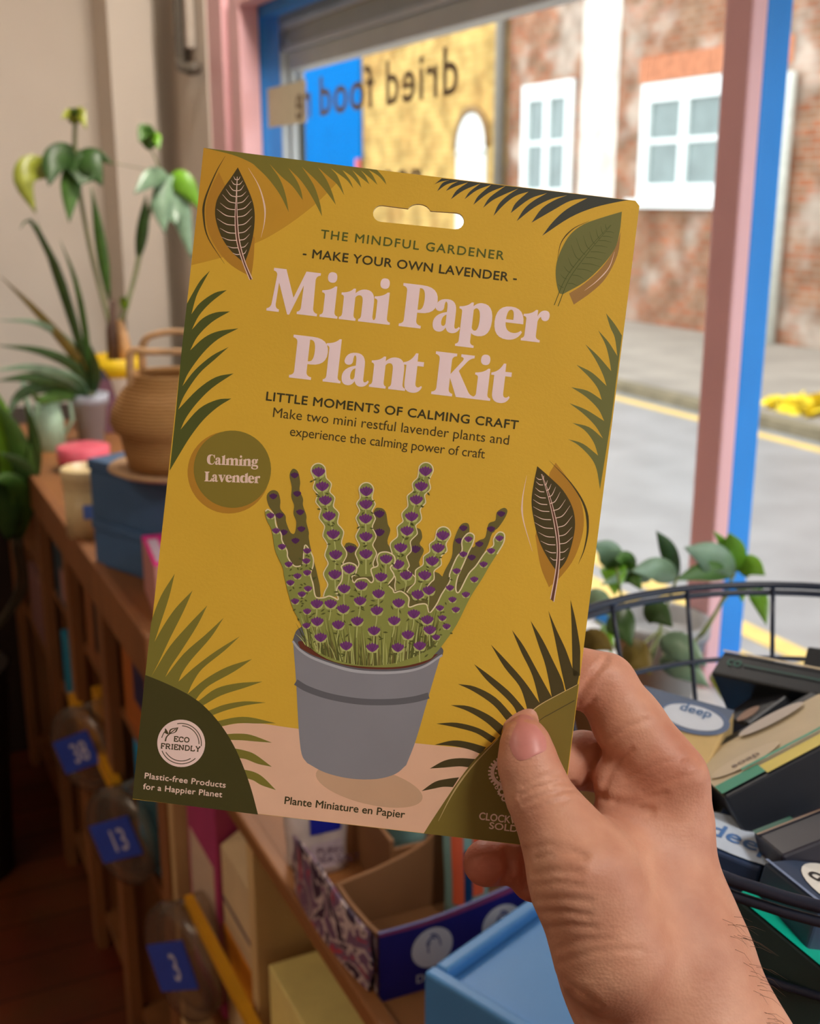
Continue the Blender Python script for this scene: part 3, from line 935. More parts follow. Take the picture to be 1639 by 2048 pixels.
# ------------------------------------------------------------------ leaves and plants
GREEN = M('mid_green_leaf', (72, 112, 40), 0.45, 0.25, 30)
BRIGHT = M('bright_green_leaf', (116, 172, 44), 0.4, 0.2, 30)
DARKG = M('dark_green_leaf', (52, 84, 34), 0.45, 0.25, 30)
GREYG = M('grey_green_leaf', (128, 158, 128), 0.3, 0.2, 30)
OLIVE = M('olive_brown_leaf', (118, 100, 34), 0.5, 0.25, 30)
STEMM = M('green_stem', (112, 124, 60), 0.5, 0.2, 30)
YELG = M('yellow_green_leaf', (142, 148, 48), 0.4, 0.25, 30)
def leaf(name, pts, w, m, parent, n=10, pw=0.8, fold=0.25, hint=None):
    """blade along a curve of room points, folded on its midrib"""
    C = catmull(pts, n=max(2, n // (len(pts) - 1))) if len(pts) > 2 else [Vector(pts[0]).lerp(Vector(pts[1]), k / n) + Vector((0, 0, 0.12 * (Vector(pts[1]) - Vector(pts[0])).length * 4 * (k / n) * (1 - k / n) * .4)) for k in range(n + 1)]
    V, F = [], []
    N = len(C)
    for i, p in enumerate(C):
        t = (C[min(i + 1, N - 1)] - C[max(i - 1, 0)]).normalized()
        view = (EYE - p).normalized() if hint is None else Vector(hint)
        s = t.cross(view)
        s = s.normalized() if s.length > 1e-5 else Vector((1, 0, 0))
        nn = s.cross(t)
        f = i / (N - 1)
        ww = w / 2 * max(0.02, (math.sin(math.pi * min(1, f * 0.97 + 0.03) ** pw)))
        V += [p - s * ww + nn * ww * fold, p, p + s * ww + nn * ww * fold]
    for i in range(N - 1):
        a = 3 * i
        F += [(a, a + 1, a + 4, a + 3), (a + 1, a + 2, a + 5, a + 4)]
    mb = MB().add([Vector(v) - parent.location for v in V], F, m, True)
    o = mb.build(name, parent)
    so = o.modifiers.new('thickness', 'SOLIDIFY')
    so.thickness = 0.0006
    return o
def stem(pts, r, m, parent, name='stem'):
    return MB().tube([p - parent.location for p in catmull(pts, n=5)], r, m, 7).build(name, parent)
LATHE_POT = lambda r0, r1, h, rim: [(0, 0), (r0, 0), (r1, h - rim), (r1 + .004, h - rim), (r1 + .005, h), (r1 - .004, h), (r1 - .008, h - .02), (0, h - .02)]

# trailing plant on the window sill behind the basket
pp = on(2, 0.845, 1330, 1500)
tp = thing('trailing_plant', 'leafy green trailing plant on the window sill behind the wire basket', 'plant', (0.935, 1.15, 0.845))
MB().lathe(LATHE_POT(.045, .06, .11, .02), M('grey_plant_pot', (150, 150, 150), 0.5)).build('pot', tp)
def trail(lst, d):
    for (a, b, w, m) in lst:
        P0, P1 = at(a[0], a[1], d), at(b[0], b[1], d - 0.03)
        leaf('leaf', [P0, (P0 + P1) / 2 + Vector((0, 0, .006)), P1], w * d / FPX, m, tp)
trail([((1354, 1155), (1312, 1062), 34, DARKG), ((1466, 1152), (1368, 1095), 62, GREYG), ((1353, 1156), (1262, 1142), 50, GREYG),
       ((1462, 1148), (1350, 1160), 40, GREEN), ((1468, 1144), (1458, 1066), 50, BRIGHT), ((1468, 1142), (1426, 1062), 20, BRIGHT),
       ((1475, 1138), (1529, 1150), 46, BRIGHT), ((1478, 1182), (1484, 1204), 22, BRIGHT), ((1504, 1176), (1532, 1250), 34, BRIGHT),
       ((1238, 1140), (1186, 1086), 50, GREYG), ((1225, 1130), (1229, 1190), 52, BRIGHT), ((1240, 1140), (1282, 1180), 42, GREEN),
       ((1262, 1142), (1230, 1118), 40, GREEN), ((1300, 1160), (1200, 1170), 26, GREYG)], 1.16)
trail([((1222, 1228), (1262, 1292), 62, DARKG), ((1286, 1222), (1344, 1254), 52, DARKG), ((1318, 1284), (1412, 1332), 56, GREYG),
       ((1318, 1322), (1418, 1374), 52, GREYG), ((1244, 1304), (1302, 1350), 66, OLIVE), ((1160, 1288), (1226, 1300), 50, OLIVE),
       ((1206, 1250), (1222, 1310), 26, BRIGHT), ((1424, 1345), (1445, 1400), 30, YELG), ((1172, 1190), (1230, 1240), 40, GREYG)], 1.08)
root = Vector((0.935, 1.15, 0.94))
for q in ([(1300, 1330), (1330, 1220), (1353, 1156)], [(1340, 1330), (1420, 1240), (1468, 1148)], [(1280, 1330), (1250, 1230), (1232, 1135)],
          [(1390, 1280), (1455, 1190), (1510, 1180)], [(1250, 1310), (1215, 1260), (1190, 1240)]):
    stem([root] + [at(u, v, 1.13) for u, v in q], 0.0014, STEMM, tp)

# plants and things on the taller shelf
PY = 2.9
P_ = lambda u, v, y=PY: on(1, y, u, v)
yp = P_(232, 770)
mt = thing('money_tree', 'tall palm leaved plant in a yellow pot, against the cream wall', 'plant', (yp.x, PY, ZF))
YPOT = M('bright_yellow_pot', (246, 204, 24), 0.4, 0.05)
ztop = P_(232, 712).z - ZF
zlow = P_(232, 750).z - ZF
m = MB().lathe([(0, 0), (.05, 0), (.06, zlow - .004), (.062, zlow)], M('white_stand_paint', (226, 214, 196), 0.5))
m.build('white_stand', mt, 'white stand under the pot')
MB().lathe([(0.0, zlow), (.062, zlow), (.076, ztop), (.071, ztop), (.062, ztop - .03), (0, ztop - .03)], YPOT).build('pot', mt)
TRK = M('pale_tan_trunk', (206, 158, 108), 0.7, 0.2, 30)
MB().tube([Vector(p) - mt.location for p in (P_(252, 725), P_(246, 680), P_(238, 640))], [.02, .016, .008], TRK).build('trunk', mt)
MB().tube([Vector(p) - mt.location for p in (P_(226, 725), P_(222, 660), P_(226, 600))], [.014, .012, .006], M('dark_trunk', (84, 58, 44), 0.7)).build('trunk', mt)
def strap(parent, pts, wpx, m, y=PY, dy=-0.06, name='leaf', pw=0.8):
    n = len(pts)
    leaf(name, [P_(u, v, y + dy * i / (n - 1)) for i, (u, v) in enumerate(pts)], wpx * 1.32e-3, m, parent, n=12, pw=pw)
for pts in ([(222, 660), (185, 520), (160, 390), (150, 300), (150, 245)], [(238, 650), (268, 560), (292, 450), (322, 345)], [(246, 640), (272, 540), (282, 470)]):
    stem([P_(u, v) for u, v in pts], 0.0055, M('grey_green_stem', (134, 138, 96), 0.6), mt)
stem([P_(150, 300), P_(158, 312), P_(325, 345, PY + .02)], 0.001, STEMM, mt)
for pts, w, mm in (([(152, 300), (110, 322), (98, 372)], 46, DARKG), ([(100, 350), (66, 335), (48, 365), (72, 428)], 44, YELG), ([(158, 305), (142, 370), (138, 446)], 36, GREEN),
                   ([(158, 305), (180, 330), (205, 372)], 46, DARKG), ([(158, 304), (195, 310), (226, 330)], 20, DARKG), ([(160, 300), (165, 345), (160, 370)], 60, DARKG),
                   ([(150, 248), (140, 228), (122, 236)], 20, YELG), ([(150, 246), (160, 226), (172, 258)], 22, YELG),
                   ([(150, 246), (150, 226), (140, 216)], 14, GREEN),
                   ([(300, 300), (290, 262), (278, 284)], 30, GREEN), ([(300, 296), (312, 275), (318, 300)], 20, BRIGHT),
                   ([(334, 350), (300, 358), (268, 388)], 34, GREYG), ([(334, 350), (322, 410), (330, 468)], 36, GREYG), ([(338, 350), (360, 420), (384, 520)], 40, GREYG),
                   ([(340, 352), (370, 370), (402, 420)], 40, BRIGHT), ([(336, 352), (344, 420), (352, 450)], 34, GREYG)):
    strap(mt, pts, w * 1.05, mm)
for pts, w, mm in (([(218, 600), (200, 480), (182, 372)], 20, GREEN), ([(276, 520), (286, 450), (292, 388)], 22, DARKG), ([(250, 620), (248, 600), (252, 596)], 16, BRIGHT)):
    strap(mt, pts, w, mm)
stem([P_(322, 345), P_(312, 320), P_(300, 296)], 0.002, STEMM, mt)

gp = P_(184, 885, 2.75)
sp = thing('strap_leaf_plant', 'plant with long strap leaves spilling left from a pale grey planter', 'plant', (gp.x, 2.75, ZF))
kz = P_(184, 786, 2.75).z - ZF
MB().lathe([(0, 0), (.028, 0), (.04, kz - .025), (.045, kz - .025), (.046, kz), (.041, kz), (.038, kz - .02), (0, kz - .02)], M('pale_grey_planter', (176, 180, 192), 0.45, 0.04)).build('planter', sp)
for pts, w, mm in (([(180, 790), (168, 720), (125, 570), (95, 500), (60, 440), (40, 458)], 15, DARKG), ([(180, 790), (160, 690), (105, 530), (72, 440)], 15, GREEN),
                   ([(182, 790), (155, 720), (80, 630), (0, 552)], 19, OLIVE), ([(180, 790), (150, 735), (80, 702), (-10, 690)], 20, DARKG),
                   ([(178, 790), (140, 755), (60, 735), (-20, 742)], 20, GREYG), ([(178, 790), (135, 765), (60, 755), (-10, 762)], 26, DARKG),
                   ([(182, 790), (150, 700), (80, 648), (-5, 640)], 15, GREYG), ([(184, 790), (170, 660), (150, 560), (120, 480)], 12, GREEN),
                   ([(185, 790), (190, 740), (182, 690)], 22, DARKG), ([(178, 790), (110, 770), (40, 790), (10, 850)], 26, DARKG), ([(178, 790), (120, 790), (80, 800), (60, 780)], 22, GREEN)):
    leaf('leaf', [P_(u, v, 2.75 - .05 * i) for i, (u, v) in enumerate(pts)], w * 1.25e-3, mm, sp, n=12, pw=0.7)
stem([P_(183, 800, 2.75), P_(180, 760, 2.75), P_(172, 730, 2.75)], 0.009, M('grey_green_stem', (134, 138, 96)), sp)

wc_ = P_(100, 880, 2.72)
wc = thing('watering_can', 'small mint green watering can beside the pale grey planter', 'watering can', (wc_.x, 2.72, ZF))
MINT = M('mint_green_metal', (176, 208, 180), 0.4, 0.06)
hz = P_(100, 805, 2.72).z - ZF
MB().lathe([(0, 0), (.036, 0), (.034, hz * .6), (.026, hz), (.023, hz), (.03, hz * .6), (.032, .004), (0, .004)], MINT).build('body', wc)
MB().tube([(-.03, 0, hz * .25), (-.042, -.01, hz * .7), (-.05, -.015, hz * 1.5)], [.009, .007, .006], MINT).build('spout', wc)
MB().tube([(.024, 0, hz * .95), (.05, 0, hz * 1.1), (.055, 0, hz * .6), (.035, 0, hz * .3)], .004, MINT).build('handle', wc)
bx = P_(228, 880, 2.8)
product('box', 'burgundy box standing between the grey planter and the seagrass basket', 'box', (bx.x + .01, 2.86, ZF), (.075, .03, .16), 0, (116, 72, 86),
        (('dark_band', 'f', 0, 1, .84, 1, (64, 54, 70)),))
sm = P_(226, 905, 2.3)
product('small_tin', 'small white tin with a yellow lid just left of the seagrass basket', 'tin', (sm.x - .002, 2.3, ZF), (.04, .04, .05), .3, (206, 204, 206),
        (('yellow_lid', 't', 0, 1, 0, 1, (240, 200, 90)),))
# pink bowl and cream jar at the front edge
pb_ = on(2, ZF + .02, 152, 925)
PINKT = M('coral_pink_tin', (238, 104, 124), 0.35, 0.08, 20)
pb = thing('pink_tin', 'round coral pink tin behind the cream jar', 'tin', (pb_.x + .02, pb_.y + .02, ZF))
MB().lathe([(0, 0), (.052, 0), (.054, .03)], M('crimson_tin_base', (176, 34, 62), 0.4)).build('tin_base', pb)
MB().lathe([(.055, .022), (.056, .05), (.05, .052), (0, .05)], PINKT).build('lid', pb)
cj_ = on(2, ZF, 146, 1082)
CRJ = M('cream_jar_glaze', (234, 212, 160), 0.4, 0.05)
cj = thing('cream_jar', 'cream lidded jar with a small blue price sticker at the shelf edge', 'jar', (cj_.x + .034, cj_.y + .03, ZF))
hj = 0.118
m = MB().lathe([(0, 0), (.038, 0), (.038, hj * .68)] + [(.038 + (.0012 if k % 2 else 0), hj * (.68 + .02 * k)) for k in range(8)] + [(.04, hj * .86)], CRJ)
m.build('jar_body', cj)
MB().lathe([(.0415, hj * .86), (.042, hj), (.038, hj + .003), (.036, hj - .006), (0, hj - .006)], CRJ).build('lid', cj)
d = (EYE - cj.location)
d.z = 0
d.normalize()
sx_ = Vector((-d.y, d.x, 0))
m = MB()
c0 = d * .0382 + Vector((0, 0, hj * .42)) + sx_ * .004
m.hexa([c0 + sx_ * a + Vector((0, 0, b)) - d * .006 for a, b in ((-.012, -.012), (.012, -.012), (.012, .012), (-.012, .012))] +
       [c0 + sx_ * a + Vector((0, 0, b)) + d * .0012 for a, b in ((-.012, -.012), (.012, -.012), (.012, .012), (-.012, .012))], M('price_sticker_blue', (96, 142, 240), 0.5))
m.build('price_sticker', cj)
# stacked blue boxes, wooden plate and seagrass basket
c_ = Vector((0.318, 1.80, ZF))
def blue_box(label, z, h):
    t = thing('storage_box', label, 'box', (c_.x, c_.y, z), math.atan2(-.915, .40), 'stacked dark blue boxes')
    m = MB().box((0, 0, 0), (.24, .27, h - .018), M('slate_blue_box', (72, 108, 150), 0.5, 0.05))
    m.build('body', t, bevel=.002)
    m = MB().box((-.002, -.002, h - .017), (.242, .272, h), M('slate_blue_box', (72, 108, 150)))
    m.build('lid', t, bevel=.002)
    return t
# the plate and basket sit on the upper box
h1 = (on(1, c_.y, 188, 1034).z - ZF)
h2 = (on(1, c_.y, 188, 916).z - ZF) - h1
blue_box('slate blue box under the seagrass basket, lower of the two stacked', ZF, h1 - .001)
blue_box('slate blue box under the seagrass basket, upper of the two stacked', ZF + h1, h2)
zt = ZF + h1 + h2
bc = on(2, zt + .01, 352, 928)
tag(MB().lathe([(0, 0), (.085, 0), (.1, .008), (.098, .011), (.08, .006), (0, .006)], M('pale_wood_plate', (196, 158, 118), 0.6, 0.12, 30), (bc.x, bc.y, zt + .0005)).build('wooden_plate'),
    'round pale wooden plate under the seagrass basket', 'plate')
def weave_mat():
    m = bpy.data.materials.new('woven_seagrass')
    m.use_nodes = True
    nt = m.node_tree
    b = nt.nodes['Principled BSDF']
    b.inputs['Roughness'].default_value = 0.8
    tc = nt.nodes.new('ShaderNodeTexCoord')
    wv = nt.nodes.new('ShaderNodeTexWave')
    wv.bands_direction = 'Z'
    wv.inputs['Scale'].default_value = 60
    wv.inputs['Distortion'].default_value = 3
    nt.links.new(tc.outputs['Object'], wv.inputs['Vector'])
    rp = nt.nodes.new('ShaderNodeValToRGB')
    rp.color_ramp.elements[0].color = lin((146, 96, 46))
    rp.color_ramp.elements[1].color = lin((206, 158, 96))
    nt.links.new(wv.outputs['Fac'], rp.inputs['Fac'])
    nt.links.new(rp.outputs['Color'], b.inputs['Base Color'])
    bp = nt.nodes.new('ShaderNodeBump')
    bp.inputs['Strength'].default_value = 0.5
    bp.inputs['Distance'].default_value = 0.003
    nt.links.new(wv.outputs['Fac'], bp.inputs['Height'])
    nt.links.new(bp.outputs['Normal'], b.inputs['Normal'])
    return m
SEA = weave_mat()
sb = thing('seagrass_basket', 'round woven seagrass basket with loop handles on a wooden plate', 'basket', (bc.x, bc.y, zt + .008))
MB().lathe([(0, 0), (.06, 0), (.066, .03), (.069, .056), (.077, .064), (.081, .078), (.078, .098), (.066, .124), (.05, .146), (.05, .156), (.045, .156), (.046, .144), (.06, .122), (.071, .09), (.062, .056), (.052, .01), (0, .01)], SEA).build('woven_body', sb)
sb.scale = (1.14, 1.14, .9)
HAN = M('pale_seagrass_rope', (204, 162, 116), 0.8, 0.2, 60)
vd = Vector((-FWD.x, -FWD.y, 0)).normalized()
sd = Vector((vd.y, -vd.x, 0)) * -1
for k, (sgn, off) in enumerate(((-1, 0.05), (1, 0.03))):
    b0 = vd * (off * sgn * .8)
    zz = .1 if k == 0 else .125
    pts = [b0 * 1.15 + sd * -.045 + Vector((0, 0, zz)), b0 + sd * -.044 + Vector((0, 0, .19)), b0 + sd * -.02 + Vector((0, 0, .212 - .02 * k)), b0 + sd * .02 + Vector((0, 0, .212 - .02 * k)), b0 + sd * .044 + Vector((0, 0, .19)), b0 * 1.15 + sd * .045 + Vector((0, 0, zz))]
    MB().tube(catmull(pts, n=5), .0055, HAN, 7).build('handle', sb)
# pink carton in front of the blue boxes
pk_ = on(2, ZN, 292, 1262)
t = product('carton', 'hot pink carton with a white stripe standing in front of the slate blue boxes', 'carton', (0.380, 1.555, ZF), (0.066, 0.15, 0.085), -0.12, (214, 150, 140),
            (('pink_top', 't', 0, 1, 0, 1, (252, 44, 150)), ('white_stripe', 't', .08, .3, .1, .85, (236, 208, 224)), ('green_corner', 't', .5, .9, .0, .2, (90, 200, 150))))
# dark leafy plant at the left edge
dp_ = thing('floor_plant', 'dark leafy plant at the left edge of the photo, in front of the cupboard', 'plant', (0.1, 2.55, 0.0))
MB().lathe([(0, 0), (.11, 0), (.14, .5), (.145, .5), (.135, .5), (.13, .47), (0, .47)], M('dark_brown_planter', (42, 30, 22), 0.6)).build('planter', dp_)
for pts, w, mm in (([(30, 1080), (50, 960), (30, 870), (-10, 800)], 44, GREEN), ([(35, 1080), (58, 985), (40, 930), (0, 905)], 40, DARKG), ([(20, 1080), (10, 1000), (-30, 940)], 50, DARKG),
                   ([(40, 1080), (45, 1000), (20, 960), (-20, 960)], 40, GREEN), ([(40, 1080), (62, 960), (68, 880), (50, 800)], 30, DARKG), ([(20, 1080), (20, 940), (5, 830), (-25, 760)], 36, BRIGHT)):
    leaf('leaf', [P_(u, v, 2.5 - .03 * i) for i, (u, v) in enumerate(pts)], w * 1.1e-3, mm, dp_, n=12)
for u in (28, 40):
    stem([Vector((0.1, 2.55, 0.47)), P_(u, 1200, 2.53), P_(u, 1075, 2.5)], 0.006, M('dark_stem', (60, 50, 30), 0.7), dp_)

# ------------------------------------------------------------------ the paper plant kit packet
def rodr(r):
    t = math.sqrt(sum(x * x for x in r))
    return Matrix.Rotation(t, 3, Vector(r))
CR = rodr((0.0426, -0.0014, 0.1183))            # packet attitude seen from the viewer (x right, y down, z away)
CT = Vector((-0.0092, -0.0029, 0.3978))
CWID, CHEI = 0.15, 0.2262
cx_, cy_, cz_ = CR.col[0], CR.col[1], CR.col[2]
flip = lambda v: Vector((v.x, -v.y, -v.z))
CARDM = VIEW @ (Matrix((flip(cx_), -flip(cy_), -flip(cz_))).transposed().to_4x4())
CARDM.translation = VIEW @ flip(CT)
kit = bpy.data.objects.new('paper_plant_kit', None)
kit.empty_display_size = .02
COL.objects.link(kit)
kit.matrix_world = CARDM
tag(kit, 'mustard yellow card packet with a printed potted lavender and hang hole, held in the hand', 'packet')

def cl(u, v):
    """where a spot of the design lies on the packet (x right, y up from its centre)"""
    d = Vector(((u - IW / 2) / FPX, (v - IH / 2) / FPX, 1))
    p = d * (cz_.dot(CT) / cz_.dot(d)) - CT
    return Vector((p.dot(cx_), -p.dot(cy_), 0))
def crop(ox, oy, k):
    return lambda x, y: cl(ox + x * k, oy + y * k)
C1, C2, C3 = crop(380, 280, .28066), crop(830, 280, .28676), crop(500, 440, .37218)
C4, C5, C6 = crop(500, 900, .33557), crop(260, 1130, .26864), crop(820, 1200, .24422)
C7, C8, C0 = crop(1020, 600, .30268), crop(320, 520, .2589), cl

PR = {}
def ink(name, col):
    return M('ink_' + name, col, 0.5, 0.03, 60, spec=0.4)
def paper_mat():
    m = M('mustard_card', (226, 182, 58), 0.48, 0.03, 25, spec=0.45, bump=0.03, bscale=900)
    return m
MUST = paper_mat()
I_OLIVE, I_DARK, I_TEAL = ink('olive', (132, 124, 50)), ink('deep_olive', (76, 66, 32)), ink('slate_green', (66, 70, 62))
I_FOREST, I_SAGE, I_TAN = ink('forest', (84, 92, 38)), ink('sage', (118, 120, 66)), ink('tan', (206, 156, 48))
I_OCHRE, I_PINK, I_WHITE = ink('ochre', (188, 136, 44)), ink('pale_pink', (244, 214, 198)), ink('blush', (250, 222, 214))
I_PEACH, I_PEACHD, I_BROWN = ink('peach', (240, 196, 166)), ink('peach_shade', (212, 174, 142)), ink('vein_brown', (104, 62, 44))
I_LEAFY, I_CREAM = ink('leafy', (146, 152, 76)), ink('cream', (240, 226, 184))
I_DK2, I_GRASS, I_GRDK, I_PURP, I_PURPD = ink('shadow_olive', (112, 104, 54)), ink('grass', (188, 194, 120)), ink('grass_dark', (92, 96, 44)), ink('purple', (118, 58, 124)), ink('purple_dark', (84, 40, 92))
I_POT, I_POTD, I_POTL, I_SOIL = ink('pot_grey', (142, 142, 150)), ink('pot_dark_grey', (102, 102, 108)), ink('pot_light_grey', (182, 184, 192)), ink('soil', (108, 52, 34))
I_QUART, I_WEDGE, I_WEDGL, I_BADGE = ink('corner_green', (70, 66, 28)), ink('corner_olive', (126, 110, 44)), ink('corner_edge', (206, 182, 126)), ink('circle_olive', (140, 124, 46))
I_TITLE, I_HEAD1, I_HEAD2, I_BODY = ink('title_pink', (255, 230, 234)), ink('head_green', (92, 100, 38)), ink('head_dark', (66, 60, 30)), ink('body_dark', (74, 62, 28))
I_BROWNT = ink('leaf_shadow_brown', (170, 128, 70))

def expand(pts, f, n=4):
    """points with optional corner mark -> smooth outline in packet coordinates"""
    if len(pts) < 3:
        return [f(p[0], p[1]) for p in pts]
    idx = [i for i, p in enumerate(pts) if len(p) > 2]
    Q = [f(p[0], p[1]) for p in pts]
    if not idx:
        return catmull(Q, True, n)
    out = []
    for a, b in zip(idx, idx[1:] + [idx[0] + len(pts)]):
        seg = [Q[k % len(pts)] for k in range(a, b + 1)]
        out += catmull(seg, False, n)[:-1]
    return out

ZL = 8.0e-6
class Print:
    """flat printed shapes, each on its own tiny layer, built as one mesh"""
    def __init__(self, z=1):
        self.mb, self.z = MB(), z
    def poly(self, loop, m, holes=(), z=None):
        zz = (self.z if z is None else z) * ZL
        loops = [[Vector((p.x, p.y, 0)) for p in loop]] + [[Vector((p.x, p.y, 0)) for p in h] for h in holes]
        tris = tessellate_polygon(loops)
        flat = [p for l in loops for p in l]
        fs = []
        for t in tris:
            a, b, c = (flat[i] for i in t)
            cr = (b - a).cross(c - a).z
            if abs(cr) < 1e-16:
                continue
            fs.append(t if cr > 0 else (t[0], t[2], t[1]))
        self.mb.add([(p.x, p.y, zz) for p in flat], fs, m)
        return self
    def shape(self, pts, f, m, z=None, n=4):
        return self.poly(expand(pts, f, n), m, z=z)
    def stroke(self, pts, f, m, w0, w1=None, w2=None, z=None, n=6):
        """ribbon along points; widths in packet metres at start, middle, end"""
        C = catmull([f(p[0], p[1]) for p in pts], n=n) if len(pts) > 2 else [f(*p[:2]) for p in pts]
        N = len(C)
        w1 = w0 if w1 is None else w1
        w2 = w0 if w2 is None else w2
        V, F = [], []
        zz = (self.z if z is None else z) * ZL
        for i, p in enumerate(C):
            t = C[min(i + 1, N - 1)] - C[max(i - 1, 0)]
            s = Vector((-t.y, t.x, 0)).normalized()
            u = i / (N - 1)
            w = (w0 + (w1 - w0) * u * 2) if u < .5 else (w1 + (w2 - w1) * (u - .5) * 2)
            for q in (p + s * w / 2, p - s * w / 2):
                V.append((q.x, q.y, zz))
        for i in range(N - 1):
            F.append((2 * i, 2 * i + 1, 2 * i + 3, 2 * i + 2))
        self.mb.add(V, F, m)
        return self
    def disc(self, c, r, m, z=None, a0=0, a1=2 * math.pi, rin=None, n=48):
        zz = (self.z if z is None else z) * ZL
        ang = np.linspace(a0, a1, n)
        if rin is None:
            self.mb.add([(c.x + r * math.cos(a), c.y + r * math.sin(a), zz) for a in ang[:-1]], [tuple(range(n - 1))], m)
        else:
            V = []
            for a in ang:
                V += [(c.x + r * math.cos(a), c.y + r * math.sin(a), zz), (c.x + rin * math.cos(a), c.y + rin * math.sin(a), zz)]
            self.mb.add(V, [(2 * i, 2 * i + 2, 2 * i + 3, 2 * i + 1) for i in range(n - 1)], m)
        return self
    def text(self, s, m, a, b, cap, spacing=1.0, bold=0.0, z=None):
        """lettering from baseline point a to baseline point b (design spots), cap height in design dots"""
        v, f = text_mesh(s, spacing, 0.0, 4)
        x0, x1 = min(p[0] for p in v), max(p[0] for p in v)
        A, B = cl(*a), cl(*b)
        ex = (B - A)
        L = ex.length
        ex.normalize()
        ey = Vector((-ex.y, ex.x, 0))
        h = cap * 0.397 / FPX / CAP
        zz = (self.z if z is None else z) * ZL
        for k, (dx, dy) in enumerate(((0, 0), (-bold, 0), (bold, 0), (0, bold), (0, -bold)) if bold > 0 else ((0, 0),)):
            self.mb.add([(A + ex * (((p[0] - x0) / (x1 - x0)) * L + dx * h) + ey * (p[1] + dy) * h + Vector((0, 0, zz + k * 1.5e-6))) for p in v], f, m)
        return self
    def done(self, name, parent, label=None):
        return self.mb.build(name, parent, label)

# body of the packet with the euro hang hole
hw_, hh_ = CWID / 2, CHEI / 2
outline = [Vector((-hw_, -hh_, 0)), Vector((hw_, -hh_, 0)), Vector((hw_, hh_ - .0016, 0)), Vector((hw_ - .0016, hh_, 0)), Vector((-hw_, hh_, 0))]
hole = []
E0, E1 = cl(762, 427), cl(911, 442)          # end centres of the slot
hx = (E1 - E0).normalized()
hy = Vector((-hx.y, hx.x, 0))
rs = 16.5 * .394 / FPX
for a in np.linspace(math.pi / 2, 3 * math.pi / 2, 9):
    hole.append(E0 + hx * rs * math.cos(a) + hy * rs * math.sin(a))
for a in np.linspace(-math.pi / 2, math.pi / 2, 9):
    hole.append(E1 + hx * rs * math.cos(a) + hy * rs * math.sin(a))
mid = (E0 + E1) / 2
rb = 24 * .394 / FPX
for a in np.linspace(0.35, math.pi - 0.35, 9):
    hole.append(mid + hx * rb * math.cos(a) + hy * (rs * 0.55 + rb * .93 * math.sin(a) * .78))
hole = hole[::-1]
TH = 0.0016
m = MB()
loops = [outline, hole]
flat = outline + hole
tr = [t if (flat[t[1]] - flat[t[0]]).cross(flat[t[2]] - flat[t[0]]).z > 0 else (t[0], t[2], t[1]) for t in tessellate_polygon(loops)]
nF = len(flat)
m.add([(p.x, p.y, 0) for p in flat], tr, MUST)
m.add([(p.x, p.y, -TH) for p in flat], [t[::-1] for t in tr], ink('card_back', (226, 206, 160)))
for L in loops:
    n = len(L)
    m.add([(p.x, p.y, 0) for p in L] + [(p.x, p.y, -TH) for p in L], [(i, n + i, n + (i + 1) % n, (i + 1) % n) for i in range(n)], ink('card_edge', (232, 206, 140)))
card = m.build('card_envelope', kit)

# fronds and leaves along the borders
pr = Print(1)
pr.shape([(96, 56, 1), (1000, 185, 1), (1042, 310, 1), (900, 450), (720, 590), (560, 690), (450, 742, 1), (350, 800), (180, 850), (10, 892, 1)], C1, I_TAN)
pr.z = 2
# top left frond
pr.shape([(100, 56, 1), (300, 105), (430, 160), (480, 200), (560, 280), (640, 390), (703, 515, 1), (680, 390), (640, 280), (565, 170, 1),
          (650, 260), (730, 330), (803, 430, 1), (790, 360), (760, 290), (700, 200, 1), (790, 290), (870, 410), (940, 545, 1), (925, 450), (880, 320), (795, 190, 1),
          (900, 290), (970, 370), (1038, 462, 1), (1010, 370), (970, 280), (910, 195, 1), (990, 265), (1050, 320), (1098, 395, 1), (1075, 320), (1045, 250), (1000, 200, 1),
          (1070, 250), (1120, 290), (1162, 345, 1), (1140, 290), (1085, 215, 1), (1150, 260), (1220, 340, 1), (1200, 280), (1155, 215, 1), (1220, 270), (1277, 315, 1),
          (1250, 260), (1215, 215, 1), (1280, 270), (1335, 320, 1), (1300, 250), (1270, 212, 1), (1340, 255), (1398, 318, 1), (1380, 270), (1330, 212, 1)], C1, I_OLIVE)
# top right frond
pr.shape([(1490, 420, 1), (1430, 428), (1250, 470), (1080, 540), (885, 668, 1), (960, 570), (1060, 480), (1200, 405, 1), (1080, 425), (960, 490), (810, 577, 1), (880, 480), (970, 420), (1060, 385, 1),
          (950, 410), (830, 470), (706, 567, 1), (760, 480), (830, 420), (920, 370, 1), (800, 410), (665, 510, 1), (700, 440), (790, 360, 1), (700, 390), (620, 450), (545, 530, 1), (580, 450), (640, 390), (720, 338, 1),
          (620, 380), (540, 420), (472, 474, 1), (520, 400), (630, 320, 1), (510, 370), (405, 452, 1), (440, 390), (530, 312, 1), (430, 350), (343, 414, 1), (380, 360), (455, 303, 1),
          (340, 350), (248, 414, 1), (290, 350), (370, 295, 1), (290, 320), (213, 356, 1), (250, 315), (300, 288, 1), (220, 310), (152, 358, 1), (190, 300), (240, 280, 1), (180, 290), (133, 310, 1), (185, 267, 1)], C2, I_TEAL)
